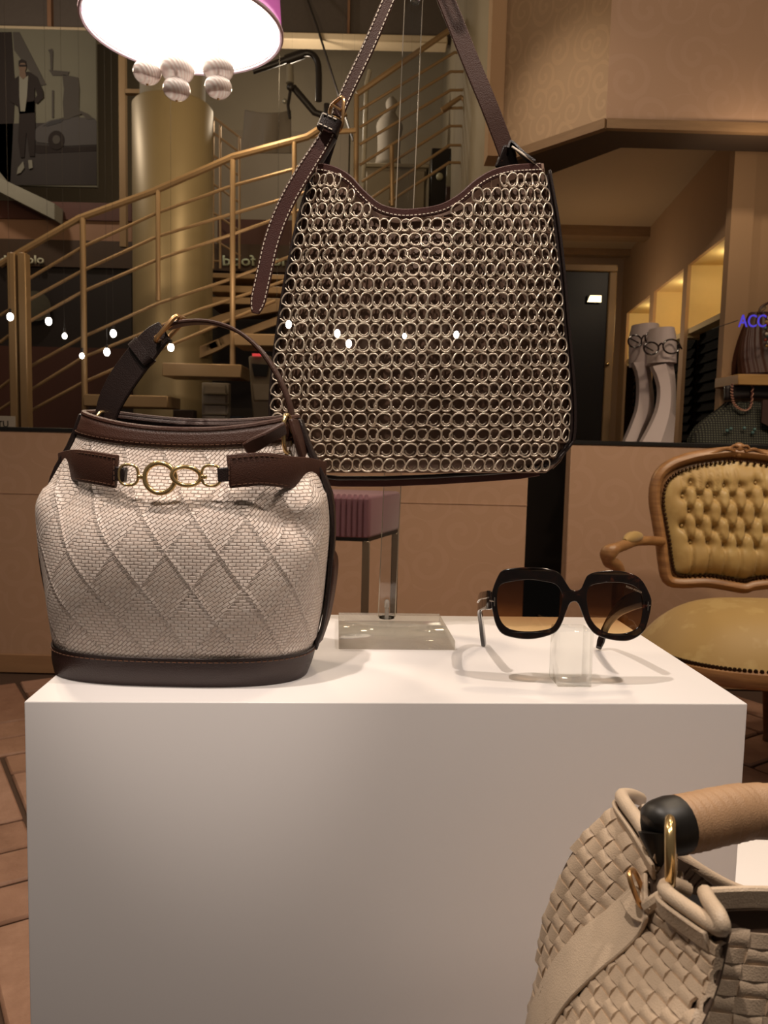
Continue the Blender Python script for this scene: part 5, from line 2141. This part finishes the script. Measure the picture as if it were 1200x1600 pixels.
# ------------------------------------------------------------------ lamp arm, draped sheet, cabinets
GREY_BLK = basic('black_tube', '27211f', .4, var=.05)
la = thing('monitor_arm', W(512, 190, 7.2) - V((0, 0, .2)), 'black articulated tube arm with pale joint beside the glowing lamp', 'lamp arm')
MB().tube(spl([W(x, y, 7.2) for x, y in [(395, 111), (420, 103), (445, 94), (470, 84), (484, 83), (494, 92), (498, 110), (498, 158)]], 40), .028, 10).build('upper_tube', GREY_BLK, la)
MB().tube([W(446, 94, 7.19), W(474, 84, 7.19)], .040, 10).build('grip', GREY_BLK, la)
MB().tube([W(458, 136, 7.2), W(492, 176, 7.2), W(508, 181, 7.2)], .03, 10).build('lower_arm', GREY_BLK, la)
MB().box(W(507, 186, 7.25), W(515, 160, 7.15)).build('clamp', GREY_BLK, la, bevel=.01, seg=1)
MB().tube([W(452, 88, 7.2), W(452, 104, 7.2)], .012, 8).build('rod', basic('steel_rod', '8c8a84', .4, .5, var=0), la)
MB().tube([W(453, 102, 7.2), W(453, 130, 7.2)], [.03, .036], 12).build('joint', basic('grey_plastic', '8d8575', .6, var=.05), la)
MB().ball(W(454, 136, 7.17), .035, 12, 8).build('knob', GREY_BLK, la)
MB().ball(W(445, 158, 7.17), .022, 10, 8).build('tip', basic('steel_rod2', 'a8a69c', .4, .5, var=0), la)
MB().tube([W(454, 140, 7.2), W(450, 165, 7.2), W(453, 185, 7.2)], .014, 8).build('hose', GREY_BLK, la)
sheet_m = basic('grey_dust_sheet', '857c72', .85, var=.08, scale=4)


def drape(u, v):
    x = 384 + 70 * u + (3 * sin(u * 22) * v) - 6 * v * (1 - u)
    y = 172 + 68 * v + 5 * sin(u * 3) * (1 - v)
    return W(x, y, 7.35 - .02 * sin(u * 13 + v * 2) * (.2 + v) - .10 * sin(pi * u))


o = MB().grid(drape, 50, 20).build('draped_sheet', sheet_m, solid=.01, angle=180)
tag(o, 'grey cloth draped over equipment under the black tube arm', 'sheet')


def block(name, x0, x1, y0, y1, D, dep, mat, parent=None, bevel=.006, **kw):
    a, b = W(x0, y1, D), W(x1, y0, D)
    za, zb_ = W((x0 + x1) / 2, y1, D).z, W((x0 + x1) / 2, y0, D).z
    return MB().box((a.x, D, za), (b.x, D + dep, zb_)).build(name, mat, parent, bevel=bevel, seg=1)


cabm = basic('cabinet_beige', '8f836f', .6, var=.05)
cb2 = thing('office_cabinet', W(610, 330, 7.9), 'beige office cabinet behind the upper stair rails', 'cabinet')
block('body', 568, 667, 262, 345, 7.9, .5, cabm, cb2)
block('worktop', 564, 671, 255, 261, 7.86, .56, basic('cabinet_top', '9c9079', .6, var=.05), cb2)
block('door', 571, 610, 266, 340, 7.87, .03, cabm, cb2)
block('door', 613, 664, 266, 340, 7.87, .03, cabm, cb2)
mc = thing('coffee_machine', W(718, 316, 7.7), 'black and cream appliance with knob behind the upper stair rails', 'appliance')
block('body', 672, 760, 232, 330, 7.8, .4, M['dark_void'], mc)
block('front_panel', 697, 754, 258, 292, 7.76, .05, basic('appliance_grey', '878272', .5, var=.05), mc)
MB().ball(W(687, 276, 7.79), .035, 12, 8).build('knob', basic('pale_knob', 'a9a68f', .4, var=0), mc)
block('lower_panel', 696, 756, 292, 320, 7.75, .05, basic('appliance_red', '3d2520', .5, var=.05), mc)
for px in (703, 730, 742):
    block('vent_slat', px, px + 8, 240, 252, 7.78, .03, M['black'], mc)
# white covered figure and tall pale pipe behind the rails
fg = MB()
prof = [(612, 152, 4), (612, 158, 11), (612, 166, 12), (611, 175, 9), (610, 184, 17), (609, 196, 27), (608, 215, 24), (607, 240, 23), (606, 262, 28)]
fg.tube(spl([W(x, y, 8.12) for x, y, r in prof], 24), [crs([V((r, 0, 0)) for *_, r in prof], i / 23).x * .74 * 8.12 / F for i in range(24)], 16, up=(0, 1, 0))
o = fg.build('covered_figure', basic('dim_white_cover', '8d857a', .8, var=.06), angle=180)
tag(o, 'pale cloth covered bust standing on the beige office cabinet', 'cover')
o = MB().tube([V((W(563, 330, 7.0).x, 7.0, 0)), W(566, 330, 7.0), W(573, 130, 7.0), W(578, 110, 7.0)], .020, 8).build('pale_pipe', basic('pale_pipe', 'a39a88', .5, var=.03))
tag(o, 'slim pale vertical pipe behind the upper stair post', 'pipe')
o = MB().tube([V((W(757, 320, 7.4).x, 7.4, 0)), W(758, 320, 7.4), W(760, 170, 7.4)], .018, 8).build('pale_pipe', bpy.data.materials['pale_pipe'])
tag(o, 'slim pale pipe beside the wallpapered header edge', 'pipe')
o = MB().tube([W(470, -30, 8.35), W(495, 40, 8.19), W(530, 152, 8.19), W(552, 220, 8.19)], .012, 6).build('slanted_cable', GREY_BLK)
tag(o, 'thin slanted dark cable above the black tube arm', 'cable')
# desk with leaflet rack, dark box and papers below the stairs
dk = thing('desk', W(350, 700, 5.9), 'dark desk under the staircase carrying leaflets', 'desk')
block('worktop', 190, 480, 674, 680, 5.78, .26, M['hall_wall_dark'], dk)
block('body', 200, 470, 680, 800, 5.80, .22, M['hall_wall_dark'], dk)
rk = thing('leaflet_rack', W(336, 672, 6.1), 'white tiered leaflet rack on the desk under the stair treads', 'rack')
block('body', 315, 357, 598, 673, 5.90, .10, basic('rack_white', '9a9085', .6, var=.04), rk)
for k in range(4):
    y = 604 + k * 16
    block('shelf', 317, 355, y + 10, y + 12, 5.86, .05, bpy.data.materials['cabinet_beige'], rk, 0)
    block('leaflet', 320, 352, y - 2, y + 10, 5.875, .02, basic('leaflet_%d' % k, ('a89e92', '9d958b', 'b0a69a', 'a39a90')[k], .6, var=.1), rk, 0)
block('printed_panel', 328, 345, 660, 671, 5.87, .01, GR['mid'], rk, 0)
o = block('box', 359, 380, 650, 673, 5.84, .10, basic('dark_blue_box', '26303c', .5, var=.1))
tag(o, 'small dark blue box beside the white leaflet rack', 'box')
o = block('brochure_holder', 270, 302, 640, 673, 5.86, .12, basic('brochure_dark', '3a2a25', .6, var=.3, scale=20))
tag(o, 'dark brochure holder between the column and leaflet rack', 'holder')
tm = thing('payment_terminal', W(408, 660, 5.9), 'beige counter terminal with black screen below the stair', 'terminal')
MB().prism([W(388, 556, 5.9), W(424, 556, 5.9), W(430, 672, 5.9), W(396, 672, 5.9)], (0, .12, 0)).build('body', basic('terminal_beige', '7d705f', .6, var=.08), tm, bevel=.01, seg=1)
MB().prism([W(393, 568, 5.89), W(420, 570, 5.89), W(416, 588, 5.89), W(397, 588, 5.89)], (0, .02, 0)).build('screen', M['black'], tm)
MB().box(W(394, 556, 5.88), W(408, 553, 5.9)).build('indicator', glow('red_indicator', 'd04040', .8), tm)
MB().prism([W(395, 600, 5.88), W(420, 600, 5.88), W(424, 625, 5.88), W(398, 625, 5.88)], (0, .03, 0)).build('keypad', basic('keypad_grey', '968977', .6, var=.05), tm)
o = block('paper_stack', 304, 340, 669, 673, 5.79, .05, basic('paper_cream', 'b9ad9d', .7, var=.05))
tag(o, 'low stack of pale paper at the desk edge', 'paper')
# small white sign low at the edge
sg2 = thing('sign_card', W(5, 672, 5.2), 'small white card with dark letters on top of the low wall', 'sign')
block('card', -20, 23, 650, 673, YW + .15, .01, basic('card_white', 'a59a8c', .6, var=.02), sg2, .001)
p = W(-4, 667, YW + .148)
lettering('TU', 'lettering', M['black'], sg2, p, (1, 0, .0236), (-.0236, 0, 1), .040, .001)
# round disc hanging on the dark shop front
o = MB().tube([W(55, 478, 7.7), W(55, 478, 7.74)], .14, 24).build('round_sign', basic('dim_disc', '4f4a3c', .6, var=.2))
tag(o, 'dim round sign on the dark shop front behind the newel posts', 'sign')

# ------------------------------------------------------------------ window reflections of lettering, added as solid mirrored letters in the hall
LET = basic('reflected_pale_letters', 'dcd8bc', .5, var=.1)
LETG = basic('reflected_green_letters', 'c6d2b8', .5, var=.1)


def mirrored(body, name, x_right, x_left, y, D, h_px, mat, label):
    r, l = W(x_right, y, D), W(x_left, y, D)
    o = lettering(body, name, mat, None, r, (l - r), V((-.0236, 0, 1)), h_px * D / F, -.02, width=(r - l).length, bold=.012)
    return tag(o, label, 'sign')


mirrored('old sicily', 'reflected_lettering', 70, -2, 412, YF - .05, 17, LET, 'reflected lettering reading old sicily, added on the dark fascia')
mirrored('new food', 'reflected_lettering', 454, 350, 415, YF - .05, 21, LETG, 'reflected lettering reading new food, added on the dark fascia')

# ------------------------------------------------------------------ window reflections of bulbs, built as glowing bulbs
GLB = glow('bulb_reflection_white', 'fff6e6', 14.0)
CORDM = basic('added_dark_cord', '2a2320', .6, var=0)
bulbs = [(16, 495, 'first'), (76, 502, 'second'), (101, 525, 'third'), (128, 556, 'fourth'), (177, 521, 'fifth'), (167, 550, 'sixth'), (267, 543, 'seventh'), (432, 535, 'eighth')]  # positions of the bulb reflections
how = ['modelled bulb reflection over the gold newel posts', 'modelled bulb reflection just past the gold newel posts', 'small modelled bulb reflection between newel posts and slim rail post', 'low modelled bulb reflection over the slim stair post', 'higher of two modelled bulb reflections beside the bag handle', 'lower of two modelled bulb reflections beside the bag handle', 'modelled bulb reflection over the gold column below the buckle', 'modelled bulb reflection beside the edge of the silver ring bag']
for (x, y, nm), lb in zip(bulbs, how):
    Db = 5.15
    p = W(x, y, Db)
    bt = thing('reflection_bulb', p, lb, 'bulb', 'bulb reflections modelled in the hall')
    sz = .74 if nm in ('third', 'fourth', 'eighth') else 1.0
    MB().ball(p, .0195 * sz, 12, 10, (1, 1, 1.3)).build('bulb', GLB, bt)  # stands in for a bulb reflection
    MB().tube([p + V((0, 0, .022)), p + V((0, 0, .05))], .009, 8).build('added_socket', CORDM, bt)
    MB().tube([p + V((0, 0, .05)), V((p.x, p.y, 5.6))], .0009, 4).build('cord', CORDM, bt)
near_b = [(451, 507, 1.0, 'tiny modelled bulb reflection at the left edge of the silver ring bag'), (527, 521, 1.0, 'tiny modelled bulb reflection before the silver rings, upper of a close pair'), (545, 537, 1.0, 'tiny modelled bulb reflection before the silver rings, lower of a close pair'), (632, 525, .7, 'faint tiny modelled bulb reflection before the middle of the silver rings'), (713, 523, .9, 'tiny modelled bulb reflection before the far side of the silver rings')]
NYL = thin_clear('nylon_thread', (.97, .97, .97), .3)
for x, y, sz, lb in near_b:  # added bulbs on threads, shaped after reflections in the window glass
    p = W(x, y, .80)
    bt = thing('near_reflection_bulb', p, lb, 'bulb', 'bulb reflections modelled before the ring bag')
    MB().ball(p, .0030 * sz, 10, 8, (1, 1, 1.35)).build('bulb', GLB, bt)  # stands in for a bulb reflection
    MB().tube([p + V((0, 0, .003)), V((p.x, p.y, 2.2))], .00012, 3).build('added_thread', NYL, bt)

# ------------------------------------------------------------------ eyewear stands behind the low wall
LILAC = basic('lilac_white_acrylic', 'cdbcb8', .35, var=.02)
EYE = basic('dark_horn_rim', '22120e', .2, var=.15, scale=60)


def eyestand(prof_l, prof_r, D, label, head):
    """curved upright blade on a spreading foot with a moulded head"""
    root = thing('eyewear_stand', V((W((prof_l[-1][0] + prof_r[-1][0]) / 2, 690, D).x, D + .05, ctz)), label, 'display stand')
    n = 24
    L = [W(x, y, D) for x, y in prof_l]
    R = [W(x, y, D + .05) for x, y in prof_r]
    b = MB()
    for i in range(n):
        t = i / (n - 1)
        l, r = crs(L, t), crs(R, t)
        m = (l + r) / 2 + V((0, -.035, 0))
        b.v += [l, m, r, r + V((0, .05, 0)), l + V((0, .05, 0))]
    for i in range(n - 1):
        for k in range(5):
            k2 = (k + 1) % 5
            b.f.append((i * 5 + k, i * 5 + k2, i * 5 + 5 + k2, i * 5 + 5 + k))
    b.f += [(4, 3, 2, 1, 0), tuple((n - 1) * 5 + k for k in range(5))]
    b.build('blade', LILAC, root, angle=40)
    x0, x1, y0, y1 = head
    hb2 = MB()
    c, hw_ = (x0 + x1) / 2, (x1 - x0) / 2

    def fn(u, v):
        a = pi * (u - .5)
        y = y0 + (y1 - y0) * v
        wd = hw_ * (1 - .25 * (1 - v) ** 3 - .10 * v)
        p = W(c + wd * sin(a), y + 2 * (1 - v) * 0, D)
        return V((p.x, D + .09 - .11 * cos(a), p.z))
    hb2.grid(fn, 20, 12)
    hb2.add([fn(i / 19, 0) for i in range(20)], [tuple(range(20))])
    hb2.add([fn(i / 19, 1) for i in range(20)], [tuple(range(20))])
    hb2.build('head', LILAC, root, angle=50)
    return root


DA, DBs = 3.86, 3.72
SA = eyestand([(990, 566), (997, 585), (999, 610), (996, 640), (986, 668), (974, 696)], [(1016, 566), (1018, 590), (1022, 620), (1020, 650), (1010, 675), (1003, 696)], DA, 'lilac white eyewear stand standing farther behind, holding round glasses', (989, 1043, 505, 572))
SB = eyestand([(1020, 572), (1028, 590), (1032, 612), (1028, 640), (1016, 668), (1000, 697)], [(1052, 566), (1056, 600), (1056, 640), (1054, 670), (1052, 697)], DBs, 'lilac white eyewear stand in front, holding larger round glasses', (1018, 1067, 511, 566))


def spectacles(lens1, lens2, D, label, tx):
    g = thing('eyeglasses', W((lens1[0] + lens2[0]) / 2, lens1[1], D), label, 'glasses')
    for cx, cy, rx, ry in (lens1, lens2):
        pts = [W(cx + rx * cos(2 * pi * k / 28), cy + ry * sin(2 * pi * k / 28) * (1.0 if sin(2 * pi * k / 28) > 0 else .92), D + .0015 * cos(2 * pi * k / 28)) for k in range(28)]
        MB().tube(pts, .0042, 8, closed=True).build('rim', EYE, g)
        MB().add(pts + [W(cx, cy, D)], [(28, i, (i + 1) % 28) for i in range(28)]).build('lens', thin_clear('clear_lens', (.95, .95, .95), .4) if 'clear_lens' not in bpy.data.materials else bpy.data.materials['clear_lens'], g)
    a, b = W(lens1[0] + lens1[2], lens1[1] - 3, D), W(lens2[0] - lens2[2], lens2[1] - 3, D)
    MB().tube(spl([a, (a + b) / 2 + V((0, -.004, .008)), b], 10), .0042, 8).build('bridge', EYE, g)
    for (x, y), (x2, y2) in tx:
        MB().tube([W(x, y, D), W(x2, y2, D + .06)], .0038, 6).build('temple', EYE, g)
    return g


spectacles((992, 533, 10.5, 10), (1016, 528, 8, 9), DA - .045, 'dark round glasses on the farther lilac stand', [((983, 528), (998, 536))])
spectacles((1017.5, 544, 11.5, 10), (1049, 541, 13, 11.5), DBs - .045, 'dark round glasses on the front lilac stand', [((1006, 540), (1020, 548)), ((1061, 537), (1065, 545))])
# ------------------------------------------------------------------ brown bag on the shelf
BR = leather('brown_pleated_leather', '4a2a1c', .45, .0006, 300)
DBG = ra.y - .19
bb_ = thing('pleated_handbag', V((W(1215, 584, DBG).x, DBG, sb.z)), 'brown pleated leather handbag with bead charm on the tan shelf', 'handbag')
prof = [(1153, 583), (1152, 560), (1156, 535), (1163, 510), (1168, 496), (1173, 487), (1185, 488), (1200, 493), (1235, 496), (1262, 490), (1270, 520), (1276, 583)]
PF = [W(x, y, DBG) for x, y in prof]
b = MB()
nn_ = 60
top_, bot_ = [], []


def bagf(u, v):
    yl = 584 + (488 - 584) * v
    lx_ = lerp1([(0, 1153), (.25, 1152), (.5, 1156), (.75, 1163), (1, 1172)], v)
    rx_ = 2 * 1215 - lx_
    a = pi * (u - .5)
    x = (lx_ + rx_) / 2 + (rx_ - lx_) / 2 * (1 if sin(a) > 0 else -1) * abs(sin(a)) ** .7
    pl_ = .0022 * sin(u * 90 + v * 6) * (1 - abs(2 * u - 1)) ** .2
    p = W(x, yl, DBG)
    return V((p.x, DBG - (.085 * (1 - .75 * v)) * abs(cos(a)) ** .7 - pl_, sb.z + (p.z - sb.z)))


b.grid(bagf, 90, 16)
b.grid(lambda u, v: V((bagf(u, v).x, DBG + .07 * (1 - .8 * v), bagf(u, v).z)), 30, 8)
b.build('body', BR, bb_, angle=180)
MB().box((W(1153, 584, DBG).x, DBG - .08, sb.z), (W(1277, 584, DBG).x, DBG + .06, sb.z + .012)).build('base', BR, bb_, bevel=.004, seg=1)
MB().tube(spl([W(x, y, DBG - .02) for x, y in [(1186, 490), (1188, 482), (1195, 476), (1206, 472), (1230, 470), (1245, 480), (1248, 492)]], 24), .006, 8).build('handle', BR, bb_)
MB().tube(oval(W(1192, 483, DBG - .03), (1, 0, 1), (-.5, 1, .5), .016, .008, 20), .003, 6, closed=True).build('handle_ring', basic('dim_silver', 'b5a894', .3, .9, var=0), bb_)
bcol = [('bead_red', '8c3a28'), ('bead_white', 'c8b9a4'), ('bead_teal', '4d6a68'), ('bead_gold', 'a8854a')]
bm_ = [basic(n, c, .25, var=.1) for n, c in bcol]
for k in range(16):
    x = 1196 + (k % 3) * 3.2 + (2 if k % 2 else 0)
    y = 494 + k * 3.1
    MB().ball(W(x, y, DBG - .105), rnd.uniform(.006, .0095), 8, 6).build('bead', bm_[k % 4], bb_)
# ------------------------------------------------------------------ green tweed bag
TW2 = NT('green_tweed')
w1 = TW2.n('ShaderNodeTexWave', bands_direction='X')
w1.inputs['Scale'].default_value = 28
w1.inputs['Distortion'].default_value = .6
w2 = TW2.n('ShaderNodeTexWave', bands_direction='Z')
w2.inputs['Scale'].default_value = 28
w2.inputs['Distortion'].default_value = .6
for q in (w1, w2):
    TW2.l(TW2.coord(), q.inputs['Vector'])
mm = TW2.math('MULTIPLY', w1.outputs['Fac'], w2.outputs['Fac'])
TW2.l(TW2.ramp(mm, [(0, lin('1d1a16')), (.5, lin('3c4038')), (1, lin('6d6a52'))]), TW2.b.inputs['Base Color'])
TW2.set(Roughness=.85)
TW2.bump(mm, .004, .6)
DG = YW + .30
gb = thing('tweed_handbag', V((W(1160, 690, DG).x, DG, ctz)), 'dark green tweed handbag with twisted cord handle under the shelf', 'handbag')


def tweed(u, v):
    y = 694 - 66 * v
    lx_ = lerp1([(0, 1080), (.2, 1082), (.45, 1092), (.7, 1112), (.88, 1128), (1, 1136)], v)
    rx_ = 2 * 1168 - lx_
    a = pi * (u - .5)
    x = (lx_ + rx_) / 2 + (rx_ - lx_) / 2 * (1 if sin(a) > 0 else -1) * abs(sin(a)) ** .75
    p = W(x, y, DG)
    z = max(p.z, ctz + .002)
    return V((p.x, DG - .09 * abs(cos(a)) ** .7 * (1 - .55 * v) - .006 * sin(u * 40) * v, z))


b = MB()
b.grid(tweed, 60, 14)
b.grid(lambda u, v: V((tweed(u, v).x, DG + .06 * (1 - .6 * v), tweed(u, v).z)), 30, 8)
b.build('body', TW2.m, gb, angle=180)
b = MB()
b.grid(lambda u, v: (lambda p: V((p.x, DG - .035, p.z)))(W(1126 + 88 * u, 626 - 22 * v - 4 * sin(pi * u), DG)), 20, 5)
b.build('top_band', leather('dark_plum_leather', '1c1210', .5), gb, solid=.025)
cpts = spl([W(x, y, DG - .075) for x, y in [(1144, 600), (1144, 618), (1148, 632), (1158, 640), (1168, 640), (1174, 630), (1176, 600)]], 40)
MB().tube(cpts, .0045, 8).build('cord_handle', basic('plum_cord', '5a2f28', .6, var=.1), gb)
hel = []
for i in range(160):
    t = i / 159
    c = crs(cpts, t)
    a = i * .9
    hel.append(c + V((cos(a) * .0052, sin(a) * .0052, sin(a + 1) * .003)))
MB().tube(hel, .0018, 5).build('twisted_cord', basic('pale_cord', 'b98a70', .6, var=.1), gb)
MB().tube([W(1176, 597, DG - .07), W(1183, 601, DG - .07)], .006, 8).build('cord_end', basic('cord_tip', 'b0a38c', .3, .6, var=0), gb)
for k, (x, y) in enumerate(((1136, 673), (1142, 670), (1163, 669), (1179, 671), (1176, 676))):
    MB().ball(W(x, y, DG - .095), .008, 8, 6).build('stone', bm_[2], gb)
# beaded panel at the side of the tweed bag
MB().prism([W(1192, 625, DG - .11), W(1240, 622, DG - .11), W(1246, 690, DG - .11), W(1190, 660, DG - .11)], (0, .01, 0)).build('side_flap', leather('flap_brown', '3a221a', .5), gb)

# ------------------------------------------------------------------ reflection of blue neon, added as glowing letters by the wall end
NEON_REFL = glow('blue_neon_reflection', '4438c0', .8)
l0 = W(1153, 511, 3.60)
l1 = W(1196, 511, 3.60)
ns = thing('neon_reflection', l0, 'small blue neon reflection, added as letters beside the brown pleated handbag', 'sign')
lettering('ACC', 'lettering', NEON_REFL, ns, l0, (l1 - l0), (-.0236, 0, 1), .078, .006, width=(l1 - l0).length)
MB().tube([l0 + V((0, .006, .03)), V((l0.x, ra.y - .112, l0.z + .03))], .002, 6).build('added_bracket', M['black'], ns)
